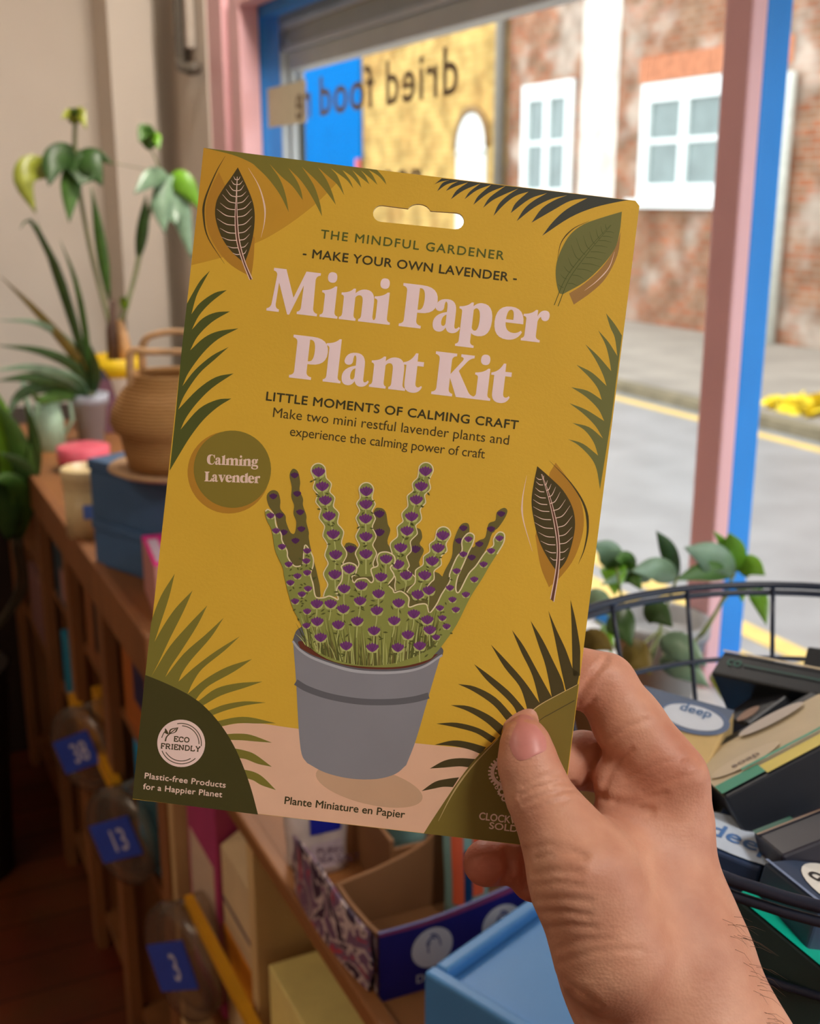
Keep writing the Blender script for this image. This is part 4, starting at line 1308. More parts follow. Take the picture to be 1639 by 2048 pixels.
# left frond
pr.shape([(74, 1628, 1), (150, 1500), (230, 1370), (330, 1240), (440, 1140), (550, 1070, 1), (440, 1080), (300, 1150), (158, 1310, 1), (200, 1220), (280, 1110), (400, 990), (568, 876, 1), (430, 905), (290, 1000), (140, 1155, 1),
          (190, 1040), (300, 880), (420, 770), (530, 672, 1), (400, 740), (270, 850), (172, 975, 1), (220, 870), (330, 720), (450, 610), (605, 528, 1), (450, 550), (340, 600), (232, 698, 1), (290, 590), (400, 480), (540, 397, 1),
          (430, 405), (330, 450), (245, 538, 1), (300, 430), (390, 330), (515, 232, 1), (420, 255), (310, 330), (242, 418, 1), (280, 280), (330, 180), (385, 82, 1), (310, 160), (250, 260), (206, 340, 1), (166, 700, 1), (122, 1180, 1)], C8, I_FOREST)
# right frond
pr.shape([(632, 88, 1), (660, 180), (690, 250), (707, 370, 1), (650, 280), (580, 200, 1), (630, 300), (655, 400), (666, 470, 1), (580, 370), (495, 292, 1), (560, 390), (610, 490), (636, 568, 1), (540, 480), (437, 428, 1),
          (530, 520), (580, 590), (604, 660, 1), (510, 600), (402, 576, 1), (500, 640), (580, 720), (620, 800, 1), (500, 725), (390, 682, 1), (480, 750), (560, 830), (612, 915, 1), (520, 840), (410, 812, 1), (490, 860), (550, 940), (580, 1028, 1),
          (480, 950), (382, 920, 1), (450, 960), (530, 1040), (570, 1120), (592, 1252, 1), (668, 780, 1), (737, 235, 1), (690, 160)], C7, I_SAGE)

def leafprint(f, shadow, outline_, arcs, mids, veins, body, vein, shadowcol, vw=.00028, sag=.3):
    pr.z = 2
    pr.shape(shadow, f, shadowcol)
    pr.z = 4
    for a, m_, w in arcs:
        pr.stroke(a, f, m_, .00006, w, .00006)
    pr.z = 5
    pr.shape(outline_, f, body)
    pr.z = 6
    V = [f(*p) for p in mids[0]]
    W = [f(*p) for p in mids[1]]
    if vein is I_PINK:
        pr.poly(catmull(V, n=4) + catmull(W, n=4)[::-1], I_BROWN)
    pr.z = 7
    for q in mids:
        pr.stroke(q, f, vein, .00012, vw * 1.1, vw * 1.2)
    for a, b in veins:
        k = ((a[0] + b[0]) / 2, (a[1] * .25 + b[1] * .75) + sag * 10)
        pr.stroke([a, k, b], f, vein, .00007, vw, vw)
leafprint(C1, [(205, 228, 1), (150, 340), (112, 470), (125, 640), (200, 790), (290, 890), (410, 962), (436, 966, 1), (452, 850), (460, 700, 1), (330, 500, 1)],
          [(340, 195, 1), (390, 300), (440, 420), (460, 520), (455, 640), (430, 760), (388, 880, 1), (300, 800), (240, 720), (200, 630), (178, 530), (190, 430), (240, 340), (290, 270)],
          (([(250, 115), (180, 240), (105, 430), (98, 560), (130, 700), (245, 882)], I_DARK, .0008), ([(415, 200), (490, 330), (530, 470), (530, 580), (505, 695)], I_PINK, .0006)),
          ([(335, 262), (328, 400), (320, 560), (332, 720), (375, 870), (425, 997)], [(337, 262), (333, 400), (337, 560), (352, 720), (392, 870), (443, 992)]),
          [((310, 258), (331, 283)), ((293, 288), (329, 318)), ((277, 320), (327, 362)), ((255, 350), (326, 405)), ((230, 388), (324, 450)), ((213, 448), (321, 497)), ((190, 492), (319, 548)), ((192, 560), (320, 608)),
           ((212, 628), (324, 665)), ((220, 690), (331, 716)), ((262, 755), (340, 768)), ((303, 805), (352, 815)), ((357, 260), (336, 283)), ((375, 290), (336, 318)), ((385, 320), (336, 362)), ((400, 368), (336, 403)),
           ((417, 395), (338, 450)), ((437, 435), (339, 497)), ((440, 490), (340, 548)), ((443, 545), (342, 608)), ((435, 610), (346, 663)), ((425, 670), (352, 714)), ((415, 730), (362, 766)), ((403, 782), (374, 812))],
          I_DARK, I_PINK, I_OCHRE)
leafprint(C7, [(300, 1075, 1), (380, 1180), (440, 1270), (480, 1390), (480, 1530), (425, 1700), (340, 1820), (255, 1898, 1), (200, 1760), (165, 1560, 1), (260, 1140, 1)],
          [(178, 1098, 1), (260, 1170), (350, 1260), (410, 1370), (428, 1480), (410, 1600), (370, 1720), (310, 1800, 1), (250, 1710), (190, 1590), (155, 1450), (140, 1330), (155, 1210)],
          (([(258, 1062), (400, 1210), (490, 1360), (512, 1500), (490, 1640), (450, 1742)], I_DARK, .0009), ([(108, 1160), (80, 1320), (85, 1450), (145, 1660)], I_PINK, .0006)),
          ([(205, 1150), (250, 1300), (290, 1480), (310, 1640), (298, 1800), (265, 1975)], [(209, 1150), (262, 1300), (308, 1480), (326, 1640), (318, 1800), (287, 1995)]),
          [((170, 1172), (207, 1186)), ((170, 1200), (216, 1222)), ((165, 1240), (224, 1268)), ((160, 1282), (234, 1308)), ((150, 1318), (244, 1352)), ((150, 1365), (258, 1398)), ((155, 1420), (270, 1452)), ((160, 1470), (282, 1510)),
           ((185, 1535), (292, 1567)), ((200, 1592), (298, 1618)), ((230, 1652), (302, 1670)), ((262, 1700), (304, 1718)), ((222, 1160), (213, 1183)), ((245, 1192), (228, 1222)), ((270, 1215), (240, 1258)), ((300, 1235), (250, 1302)),
           ((330, 1268), (264, 1345)), ((365, 1318), (282, 1392)), ((395, 1358), (298, 1442)), ((410, 1425), (312, 1502)), ((408, 1500), (318, 1560)), ((412, 1565), (324, 1612)), ((385, 1638), (326, 1668)), ((360, 1700), (322, 1716))],
          I_DARK, I_PINK, I_OCHRE)
leafprint(C2, [(1432, 640, 1), (1410, 800), (1330, 960), (1230, 1060), (1105, 1148, 1), (1072, 1070, 1), (1180, 1000), (1300, 890), (1390, 760)],
          [(1440, 500, 1), (1425, 640), (1390, 760), (1300, 880), (1180, 990), (1030, 1075, 1), (1000, 1060), (980, 960), (985, 860), (1020, 760), (1080, 660), (1170, 590), (1290, 545)],
          (([(1210, 565), (1100, 620), (1020, 710), (990, 830)], I_DARK, .0004), ([(1390, 780), (1350, 890), (1270, 980), (1180, 1050)], I_PINK, .0004)),
          ([(1362, 592), (1250, 710), (1130, 850), (1040, 980), (968, 1152)], [(1366, 594), (1262, 716), (1147, 862), (1065, 985), (995, 1160)]),
          [((1325, 585), (1334, 622)), ((1292, 600), (1310, 655)), ((1258, 618), (1284, 688)), ((1215, 640), (1252, 725)), ((1170, 665), (1218, 765)), ((1120, 680), (1184, 800)), ((1085, 730), (1150, 840)), ((1065, 820), (1108, 890)),
           ((1035, 880), (1082, 925)), ((1010, 935), (1055, 970)), ((995, 1005), (1032, 1030)), ((1385, 648), (1330, 640)), ((1378, 682), (1305, 672)), ((1370, 715), (1280, 702)), ((1342, 750), (1252, 738)), ((1330, 792), (1222, 780)),
           ((1300, 838), (1190, 820)), ((1290, 885), (1160, 862)), ((1240, 925), (1128, 900)), ((1175, 970), (1095, 942)), ((1130, 1018), (1065, 1000))],
          I_SAGE, I_FOREST, I_BROWNT, .0002, -.2)
pr.done('leaf_border', kit)

# peach table top, corner panels and their fronds
pr = Print(1)
pr.shape([(443, 1453, 1), (475, 1447), (520, 1447), (556, 1452), (600, 1458), (720, 1472), (827, 1486), (960, 1499, 1), (940, 1560, 1), (853, 1667, 1), (512, 1627, 1)], C0, I_PEACH)
pr.z = 2
cps = cl(738, 1572)
e = [cps + Vector((math.cos(a) * 110 * .4 / FPX, math.sin(a) * 37 * .4 / FPX, 0)) for a in np.linspace(0, 2 * math.pi, 40, endpoint=False)]
ca, sa = math.cos(-.12), math.sin(-.12)
pr.poly([cps + Vector(((p - cps).x * ca - (p - cps).y * sa, (p - cps).x * sa + (p - cps).y * ca, 0)) for p in e], I_PEACHD)
pr.done('peach_table', kit)

pr = Print(3)
pr.shape([(332, 65, 1), (290, 240), (225, 440), (182, 572, 1), (250, 450), (340, 320), (465, 190, 1), (400, 340), (300, 540), (210, 730), (158, 830, 1), (200, 760), (300, 600), (440, 440), (575, 300, 1),
          (500, 450), (380, 640), (300, 760), (262, 835, 1), (400, 660), (560, 520), (697, 392, 1), (600, 540), (460, 700), (390, 800), (360, 868, 1), (480, 760), (640, 640), (818, 530, 1), (700, 640), (540, 770), (470, 870), (428, 960, 1),
          (560, 850), (720, 760), (908, 700, 1), (780, 790), (600, 890), (530, 950), (488, 1005, 1), (510, 1012, 1), (640, 920), (800, 880), (985, 868, 1), (850, 915), (680, 970), (545, 1045, 1), (520, 1120, 1), (300, 1000, 1), (112, 830, 1), (152, 470, 1), (165, 400), (230, 230)], C5, I_OLIVE)
for P in ([(585, 1085, 1), (700, 1040), (850, 1015), (1010, 1024, 1), (860, 1045), (720, 1080), (610, 1120, 1)], [(640, 1165, 1), (780, 1135), (900, 1135), (1085, 1178, 1), (950, 1180), (800, 1178), (675, 1202, 1)],
          [(705, 1260, 1), (800, 1255), (900, 1265), (1055, 1322, 1), (950, 1315), (840, 1305), (735, 1302, 1)], [(765, 1363, 1), (850, 1380), (930, 1410), (1055, 1502, 1), (950, 1480), (860, 1445), (795, 1436, 1)],
          [(840, 1522, 1), (920, 1540), (990, 1580), (1085, 1675, 1), (980, 1640), (920, 1605), (870, 1588, 1)]):
    pr.shape(P, C5, I_OLIVE)
pr.z = 4
pr.shape([(112, 818, 1), (230, 865), (350, 920), (450, 975), (545, 1045), (640, 1145), (720, 1255), (790, 1380), (850, 1520), (905, 1680), (952, 1858, 1), (17, 1740, 1)], C5, I_QUART)
pr.text('Plastic-free Products', I_PINK, (289, 1556.5), (450.5, 1575.5), 11.5, 1.05, .018, 6)
pr.text('for a Happier Planet', I_PINK, (286, 1578), (443.5, 1594.5), 11.5, 1.05, .018, 6)
pr.done('green_corner_panel', kit)

pr = Print(4)
bcn = cl(362.2, 1486.7)
br0 = 47.8 * .402 / FPX
pr.disc(bcn, br0, I_WHITE, 5)
for r0, a0, a1 in ((.86, .1, 2.0), (.76, .2, 1.75), (.76, 3.9, 5.5), (.88, 3.75, 5.7), (.86, 2.75, 3.1)):
    pr.disc(bcn, br0 * r0, I_DARK, 6, a0 - .12, a1 - .12, br0 * (r0 - .035), 30)
pr.shape([(258, 1250, 1), (262, 1215), (285, 1250), (280, 1262, 1)], C5, I_DARK, 6)
pr.shape([(285, 1262, 1), (300, 1222), (360, 1208, 1), (340, 1245)], C5, I_DARK, 6)
pr.shape([(297, 1255, 1), (308, 1228), (346, 1216, 1), (332, 1242)], C5, I_WHITE, 7)
pr.stroke([(340, 1220), (300, 1252), (272, 1280), (262, 1312)], C5, I_DARK, .0003, .0004, .0005, 8)
# slab letters drawn from strokes (x, y in a 0-1 box)
SLAB = {'E': (.7, [[(.1, 0), (.1, 1)], [(0, 0), (.68, 0), (.68, .25)], [(0, 1), (.64, 1), (.64, .76)], [(.1, .52), (.45, .52)], [(.45, .38), (.45, .66)]]),
        'C': (.75, [[(.72, .24), (.6, .05), (.38, 0), (.14, .12), (.04, .5), (.14, .88), (.38, 1), (.6, .95), (.68, .76)], [(.68, .7), (.68, 1)]]),
        'O': (.85, [[(.42, 0), (.14, .14), (.04, .5), (.14, .86), (.42, 1), (.7, .86), (.8, .5), (.7, .14), (.42, 0)]]),
        'F': (.68, [[(.1, 0), (.1, 1)], [(0, 0), (.28, 0)], [(0, 1), (.64, 1), (.64, .76)], [(.1, .5), (.45, .5)], [(.45, .36), (.45, .64)]]),
        'R': (.85, [[(.1, 0), (.1, 1)], [(0, 0), (.28, 0)], [(0, 1), (.45, 1), (.66, .9), (.66, .62), (.45, .5), (.1, .5)], [(.42, .5), (.68, .02), (.84, 0)]]),
        'I': (.32, [[(.16, 0), (.16, 1)], [(0, 0), (.32, 0)], [(0, 1), (.32, 1)]]),
        'N': (.9, [[(.12, 0), (.12, 1), (.74, 0), (.74, 1)], [(0, 0), (.26, 0)], [(0, 1), (.12, 1)], [(.6, 1), (.88, 1)]]),
        'D': (.85, [[(.1, 0), (.1, 1)], [(0, 0), (.4, 0), (.68, .14), (.78, .5), (.68, .86), (.4, 1), (0, 1)]]),
        'L': (.7, [[(.1, 0), (.1, 1)], [(0, 1), (.28, 1)], [(0, 0), (.66, 0), (.66, .28)]]),
        'Y': (.85, [[(.42, 0), (.42, .45), (.1, 1)], [(.42, .45), (.74, 1)], [(.28, 0), (.56, 0)], [(0, 1), (.24, 1)], [(.6, 1), (.86, 1)]])}
def slabline(s, a, b, cap):
    A, B = cl(*a), cl(*b)
    tot = sum(SLAB[c][0] + .16 for c in s) - .16
    ex = (B - A)
    k = ex.length / tot
    ex.normalize()
    ey = Vector((-ex.y, ex.x, 0))
    h = cap * .402 / FPX
    x = 0
    for c in s:
        for st in SLAB[c][1]:
            pr.stroke([(A + ex * (x + p[0]) * k + ey * p[1] * h)[:2] for p in st], lambda X, Y: Vector((X, Y, 0)), I_DARK, .00038, z=8, n=3)
        x += SLAB[c][0] + .16
slabline('ECO', (347.5, 1482), (378, 1484.6), 9.2)
slabline('FRIENDLY', (321.5, 1496), (400, 1502.8), 9.2)
pr.done('eco_badge', kit, 'round blush badge')

pr = Print(3)
for P in ([(1312, 0, 1), (1320, 200), (1325, 400), (1328, 560, 1), (1335, 620, 1), (1388, 620, 1), (1392, 420, 1), (1385, 350), (1350, 150)],
          [(1130, 88, 1), (1200, 250), (1270, 400), (1328, 560, 1), (1385, 600, 1), (1365, 700, 1), (1275, 745, 1), (1220, 500), (1180, 300)],
          [(985, 170, 1), (1080, 320), (1170, 500), (1240, 650), (1265, 745, 1), (1262, 790, 1), (1165, 830, 1), (1110, 550), (1050, 370)],
          [(832, 245, 1), (930, 380), (1040, 580), (1162, 802, 1), (1160, 840, 1), (1065, 870, 1), (1000, 620), (910, 430)],
          [(660, 365, 1), (780, 490), (930, 660), (1062, 848, 1), (1060, 890, 1), (965, 940, 1), (940, 830), (890, 700), (770, 550)],
          [(522, 525, 1), (640, 610), (800, 740), (900, 850), (962, 928, 1), (940, 1000, 1), (880, 960, 1), (850, 880), (760, 780), (620, 650)],
          [(390, 688, 1), (530, 710), (700, 800), (850, 960, 1), (850, 1040, 1), (800, 1000, 1), (680, 860), (520, 750)],
          [(330, 860, 1), (480, 870), (640, 940), (760, 1030, 1), (740, 1110, 1), (620, 1000), (470, 910)],
          [(213, 1012, 1), (380, 1005), (560, 1050), (700, 1130, 1), (665, 1170, 1), (540, 1090), (380, 1045)],
          [(200, 1185, 1), (350, 1150), (480, 1165), (620, 1205, 1), (580, 1262, 1), (470, 1220), (340, 1195)],
          [(160, 1380, 1), (280, 1315), (400, 1295), (530, 1302, 1), (480, 1370, 1), (400, 1362), (280, 1372)],
          [(92, 1565, 1), (200, 1490), (300, 1465), (400, 1452, 1), (350, 1532, 1), (270, 1530), (190, 1545)]):
    pr.shape(P, C6, I_DARK)
pr.z = 4
bot = cl(853, 1667)
pr.poly(catmull([C6(*p) for p in ((1372, 690), (1250, 752), (1070, 850), (960, 945), (800, 1035), (700, 1150), (560, 1270), (430, 1430), (300, 1620), (180, 1800), (110, 1912))], n=4) +
        [Vector((hw_ - .0002, -hh_ + .0002, 0)), Vector((hw_ - .0002, C6(1372, 690).y, 0))], I_WEDGE)
pr.stroke([(720, 1135), (500, 1370), (350, 1580), (230, 1810)], C6, I_WEDGL, .0002, .0006, .0001, 5)
pr.stroke([(1366, 694), (1070, 853), (960, 946)], C6, I_WEDGL, .0002, .0003, .0003, 5)
pr.stroke([(1345, 822), (1150, 930), (1060, 985), (800, 1200)], C6, I_DARK, .0003, .0003, .0001, 5)
# cog wheel and company name
g0 = C6(772, 1415)
for k in range(26):
    a = 2 * math.pi * k / 26
    r1, r2 = 112 * .244 * .402 / FPX, 136 * .244 * .402 / FPX
    pr.poly([g0 + Vector((r * math.cos(a + d), r * math.sin(a + d), 0)) for r, d in ((r1, -.09), (r2, -.05), (r2, .05), (r1, .09))], I_PINK, z=6)
pr.disc(g0, 114 * .244 * .402 / FPX, I_PINK, 6.5, rin=86 * .244 * .402 / FPX)
for k in range(12):
    a = 2 * math.pi * (k + .3) / 12
    pr.disc(g0 + Vector((math.cos(a), math.sin(a), 0)) * 72 * .244 * .402 / FPX, 9 * .244 * .402 / FPX, I_PINK, 6, n=12)
pr.disc(g0, 52 * .244 * .402 / FPX, I_PINK, 6, rin=40 * .244 * .402 / FPX)
for gx, gy, gr in ((750, 1572, 34), (706, 1536, 14), (768, 1626, 22), (792, 1652, 14), (815, 1690, 20)):
    c = C6(gx, gy)
    pr.disc(c, gr * .244 * .402 / FPX, I_PINK, 7, rin=gr * .5 * .244 * .402 / FPX, n=20)
    for k in range(10):
        a = 2 * math.pi * k / 10
        pr.disc(c + Vector((math.cos(a), math.sin(a), 0)) * gr * .244 * .402 / FPX, gr * .18 * .244 * .402 / FPX, I_PINK, 7.4, n=8)
pr.text('CLOCKWORK', I_PINK, (957.3, 1638.5), (1077, 1653.5), 14.5, 1.0, .022, 6)
pr.text('SOLDIERS', I_PINK, (977.5, 1657), (1076, 1669.5), 13.3, 1.0, .022, 6)
pr.done('olive_corner_panel', kit)

# ---- serif letters for the title: outlines in units of a 230 tall capital
GL_ = {
 'M': (290, ["M 0 0 L 0 13 Q 22 17 26 40 L 40 190 Q 42 212 18 216 L 18 230 L 90 230 L 148 84 L 206 230 L 290 230 L 290 217 Q 266 213 264 190 L 268 38 Q 270 17 294 13 L 294 0 L 176 0 L 176 13 Q 196 17 197 38 L 200 156 L 134 -8 L 122 -8 L 56 156 L 50 40 Q 50 17 72 13 L 72 0 Z"]),
 'i': (102, ["M 0 0 L 0 12 Q 18 15 18 34 L 18 116 Q 18 130 0 131 L 0 142 Q 50 146 72 170 L 84 170 L 84 34 Q 84 15 104 12 L 104 0 Z", "M 24 215 Q 24 243 51 243 Q 78 243 78 215 Q 78 187 51 187 Q 24 187 24 215 Z"]),
 'n': (208, ["M 0 0 L 0 12 Q 16 15 16 34 L 16 116 Q 16 130 0 131 L 0 142 Q 48 146 68 170 L 80 170 L 80 146 Q 105 172 138 172 Q 192 172 192 110 L 192 34 Q 192 15 210 12 L 210 0 L 112 0 L 112 12 Q 126 15 126 34 L 126 105 Q 126 138 106 138 Q 92 138 82 124 L 82 34 Q 82 15 97 12 L 97 0 Z"]),
 'm': (324, ["M 0 0 L 0 12 Q 16 15 16 34 L 16 116 Q 16 130 0 131 L 0 142 Q 48 146 68 170 L 80 170 L 80 146 Q 105 172 138 172 Q 176 172 188 142 Q 214 172 250 172 Q 306 172 306 110 L 306 34 Q 306 15 324 12 L 324 0 L 228 0 L 228 12 Q 240 15 240 34 L 240 105 Q 240 138 220 138 Q 206 138 194 124 L 194 34 Q 194 15 208 12 L 208 0 L 114 0 L 114 12 Q 128 15 128 34 L 128 105 Q 128 138 108 138 Q 94 138 82 124 L 82 34 Q 82 15 97 12 L 97 0 Z"]),
 'P': (205, ["M 0 0 L 0 14 Q 26 17 26 40 L 26 190 Q 26 213 0 216 L 0 230 L 110 230 Q 208 230 208 156 Q 208 82 115 82 L 98 82 L 98 40 Q 98 17 128 14 L 128 0 Z", "M 98 213 L 106 213 Q 132 212 132 156 Q 132 100 106 98 L 98 98 Z"]),
 'a': (158, ["M 160 26 L 153 33 Q 143 20 134 21 Q 126 22 126 40 L 126 112 Q 126 172 72 172 Q 12 172 6 124 Q 8 104 32 104 Q 58 106 56 136 Q 58 158 64 158 Q 74 156 74 122 L 74 104 Q 0 86 0 38 Q 0 -5 38 -5 Q 64 -5 78 22 Q 84 -5 114 -5 Q 146 -5 160 26 Z", "M 74 90 L 74 46 Q 72 28 60 28 Q 48 28 48 50 Q 50 80 74 90 Z"]),
 'p': (195, ["M 0 -70 L 0 -58 Q 18 -55 18 -36 L 18 116 Q 18 130 0 131 L 0 142 Q 48 146 68 170 L 80 170 L 80 150 Q 100 172 128 172 Q 196 172 196 86 Q 196 -5 125 -5 Q 98 -5 84 8 L 84 -36 Q 84 -55 108 -58 L 108 -70 Z", "M 84 132 Q 92 142 101 142 Q 124 138 124 82 Q 124 24 103 22 Q 90 22 84 36 Z"]),
 'e': (166, ["M 165 42 Q 140 -5 85 -5 Q 0 -5 0 84 Q 0 172 86 172 Q 167 172 167 86 L 64 86 Q 66 36 112 34 Q 140 34 157 51 Z", "M 64 103 L 106 103 Q 109 156 88 156 Q 66 154 64 103 Z"]),
 'r': (148, ["M 0 0 L 0 12 Q 18 15 18 34 L 18 116 Q 18 130 0 131 L 0 142 Q 48 146 68 170 L 80 170 L 80 136 Q 92 172 124 172 Q 150 171 150 144 Q 148 116 123 116 Q 104 117 101 136 Q 89 130 84 110 L 84 34 Q 84 15 110 12 L 110 0 Z"]),
 'l': (102, ["M 0 0 L 0 12 Q 18 15 18 34 L 18 178 Q 18 193 0 194 L 0 205 Q 50 209 72 234 L 84 234 L 84 34 Q 84 15 104 12 L 104 0 Z"]),
 't': (122, ["M 18 140 L 0 140 L 0 152 Q 44 160 66 207 L 80 207 L 80 164 L 118 164 L 118 140 L 82 140 L 82 50 Q 82 27 98 27 Q 108 27 116 37 L 122 30 Q 108 -5 68 -5 Q 18 -5 18 44 Z"]),
 'K': (236, ["M 0 0 L 0 14 Q 26 17 26 40 L 26 190 Q 26 213 0 216 L 0 230 L 124 230 L 124 216 Q 98 213 98 190 L 98 118 L 160 196 Q 172 213 148 216 L 148 230 L 226 230 L 226 216 Q 204 213 186 192 L 144 140 L 212 34 Q 224 17 242 14 L 242 0 L 144 0 L 98 98 L 98 40 Q 98 17 122 14 L 122 0 Z"]),
 'C': (205, ["M 202 78 Q 180 -5 110 -5 Q 0 -5 0 115 Q 0 235 108 235 Q 150 235 168 212 L 182 232 L 194 232 L 196 150 L 182 150 Q 164 216 124 218 Q 78 216 78 116 Q 78 18 126 18 Q 172 20 190 84 Z"]),
 'L': (195, ["M 0 0 L 0 14 Q 26 17 26 40 L 26 190 Q 26 213 0 216 L 0 230 L 128 230 L 128 216 Q 98 213 98 190 L 98 18 L 126 18 Q 164 20 178 84 L 192 84 L 186 0 Z"]),
 'g': (180, ["M 80 172 Q 108 172 122 158 Q 140 180 164 172 L 168 138 L 140 142 Q 152 128 152 112 Q 152 58 80 56 Q 60 56 48 52 Q 44 40 60 38 L 116 36 Q 172 32 172 -14 Q 172 -72 84 -72 Q 0 -72 0 -32 Q 0 -8 32 2 Q 6 12 8 32 Q 10 52 34 64 Q 8 80 8 112 Q 8 172 80 172 Z", "M 80 158 Q 66 158 66 114 Q 66 70 80 70 Q 94 70 94 114 Q 94 158 80 158 Z", "M 48 -2 Q 36 -14 38 -28 Q 46 -54 90 -54 Q 136 -54 136 -26 Q 134 -6 108 -4 Z"]),
 'v': (190, ["M 84 -6 L 22 140 Q 14 154 0 156 L 0 168 L 104 168 L 104 156 Q 86 154 92 138 L 122 58 L 148 132 Q 156 154 134 156 L 134 168 L 194 168 L 194 156 Q 178 154 168 132 L 112 -6 Z"]),
 'd': (205, ["M 124 205 Q 168 210 188 234 L 200 234 L 200 44 Q 200 22 218 20 L 218 8 L 134 -6 L 132 18 Q 114 -5 82 -5 Q 0 -5 0 84 Q 0 172 78 172 Q 112 172 132 152 L 132 178 Q 132 193 124 194 Z", "M 132 132 Q 122 144 110 144 Q 72 140 72 84 Q 72 24 112 24 Q 126 24 132 38 Z"])}
def path_loops(d):
    tk = d.split()
    out, i, p = [], 0, None
    while i < len(tk):
        c = tk[i]
        if c in 'ML':
            p = (float(tk[i + 1]), float(tk[i + 2]))
            out.append(p)
            i += 3
        elif c == 'Q':
            q, e = (float(tk[i + 1]), float(tk[i + 2])), (float(tk[i + 3]), float(tk[i + 4]))
            for k in range(1, 7):
                t = k / 6
                out.append(((1 - t) ** 2 * p[0] + 2 * t * (1 - t) * q[0] + t * t * e[0], (1 - t) ** 2 * p[1] + 2 * t * (1 - t) * q[1] + t * t * e[1]))
            p = e
            i += 5
        else:
            i += 1
    if out[0] == out[-1]:
        out.pop()
    return out
def serif(pr, ch, A, ex, ey, k, m, z):
    L = [[A + ex * x * k + ey * y * k for x, y in path_loops(d)] for d in GL_[ch][1]]
    if ch == 'i':
        pr.poly(L[0], m, z=z)
        pr.poly(L[1], m, z=z)
    else:
        pr.poly(L[0], m, holes=L[1:], z=z)
pr = Print(6)
A, B = C3(75, 485), C3(1525, 655)
ex = (B - A).normalized()
ey = Vector((-ex.y, ex.x, 0))
k3 = .37218 * .397 / FPX
for s_, b0, x0, lst in (('MiniPaper', (75, 485), 75, (75, 366, 465, 646, 785, 965, 1095, 1290, 1440)), ('PlantKit', (200, 845), 200, (200, 384, 480, 628, 800, 960, 1186, 1270))):
    base = C3(*b0)
    for i, (ch, x) in enumerate(zip(s_, lst)):
        serif(pr, ch, base + ex * ((x - x0) * 1.007 + GL_[ch][0] * .04) * k3, ex * .925, ey, k3, I_TITLE, 6 + .5 * (i % 2))
pr.done('title_lettering', kit, 'large blush serif title')

for args in (('THE MINDFUL GARDENER', I_HEAD1, (640.7, 476.3), (1006.5, 519.8), 16.8, 1.18, .014),
             ('- MAKE YOUR OWN LAVENDER -', I_HEAD2, (605, 514), (1032, 564.3), 17, 1.06, .018),
             ('LITTLE MOMENTS OF CALMING CRAFT', I_HEAD2, (531.7, 800.5), (1035, 858.6), 17, 1.06, .02),
             ('Make two mini restful lavender plants and', I_BODY, (545.2, 833.8), (1016.5, 889.5), 19, 1.0, 0),
             ('experience the calming power of craft', I_BODY, (579, 871.2), (968.5, 917), 18.5, .97, 0),
             ('Plante Miniature en Papier', I_HEAD2, (568.5, 1607.5), (808.5, 1636), 15, 1.0, .016)):
    pr = Print(6)
    pr.text(*args)
    pr.done('line_of_lettering', kit)

# round label
pr = Print(2)
pr.disc(cl(457, 945), 82 * .398 / FPX, I_OCHRE, 3)
pr.disc(cl(464.5, 938.5), 77.2 * .398 / FPX, I_BADGE, 5)
for s_, a, b in (('Calming', (413.3, 928.5), (516.5, 933)), ('Lavender', (408.5, 962.5), (519.5, 966.5))):
    A, B = cl(*a), cl(*b)
    e1 = (B - A)
    tot = sum(GL_[c][0] for c in s_)
    kk = e1.length / tot
    e1.normalize()
    e2 = Vector((-e1.y, e1.x, 0))
    kx = kk
    x = 0
    ks = 19.5 * .398 / FPX / 230
    for ch in s_:
        L = [[A + e1 * (x + px_) * kx + e2 * py_ * ks for px_, py_ in path_loops(d)] for d in GL_[ch][1]]
        if ch == 'i':
            pr.poly(L[0], I_PINK, z=7)
            pr.poly(L[1], I_PINK, z=7)
        else:
            pr.poly(L[0], I_PINK, holes=L[1:], z=7)
        x += GL_[ch][0]
pr.done('round_label', kit, 'olive round label')

# printed pot
pr = Print(4)
pr.shape([(586, 1285, 1), (592, 1365), (597, 1457), (603, 1508), (614, 1526, 1), (650, 1545), (700, 1557), (752, 1558), (790, 1548), (812, 1530, 1), (832, 1478), (858, 1388), (884, 1300, 1)], C0, I_POT, 5)
pr.stroke([(591, 1364), (615, 1378), (660, 1393), (720, 1403), (780, 1404), (826, 1399), (857, 1391)], C0, I_POTD, .0022, z=6)
pr.shape([(585, 1282, 1), (592, 1262), (603, 1253, 1), (700, 1262), (800, 1276), (878, 1290, 1), (886, 1300), (884, 1312, 1), (845, 1334), (800, 1344), (740, 1345), (690, 1338), (630, 1318), (598, 1298)], C0, I_POTD, 6)
pr.shape([(600, 1296, 1), (598, 1282), (640, 1290), (740, 1310), (840, 1310), (876, 1308, 1), (850, 1326), (800, 1337), (740, 1338), (690, 1331), (630, 1312)], C0, I_SOIL, 7)
pr.stroke([(585, 1282), (600, 1300), (630, 1318), (690, 1338), (740, 1345), (800, 1344), (845, 1334), (884, 1310)], C0, I_POTL, .0007, .0011, .0007, 8)
pr.done('printed_pot', kit)

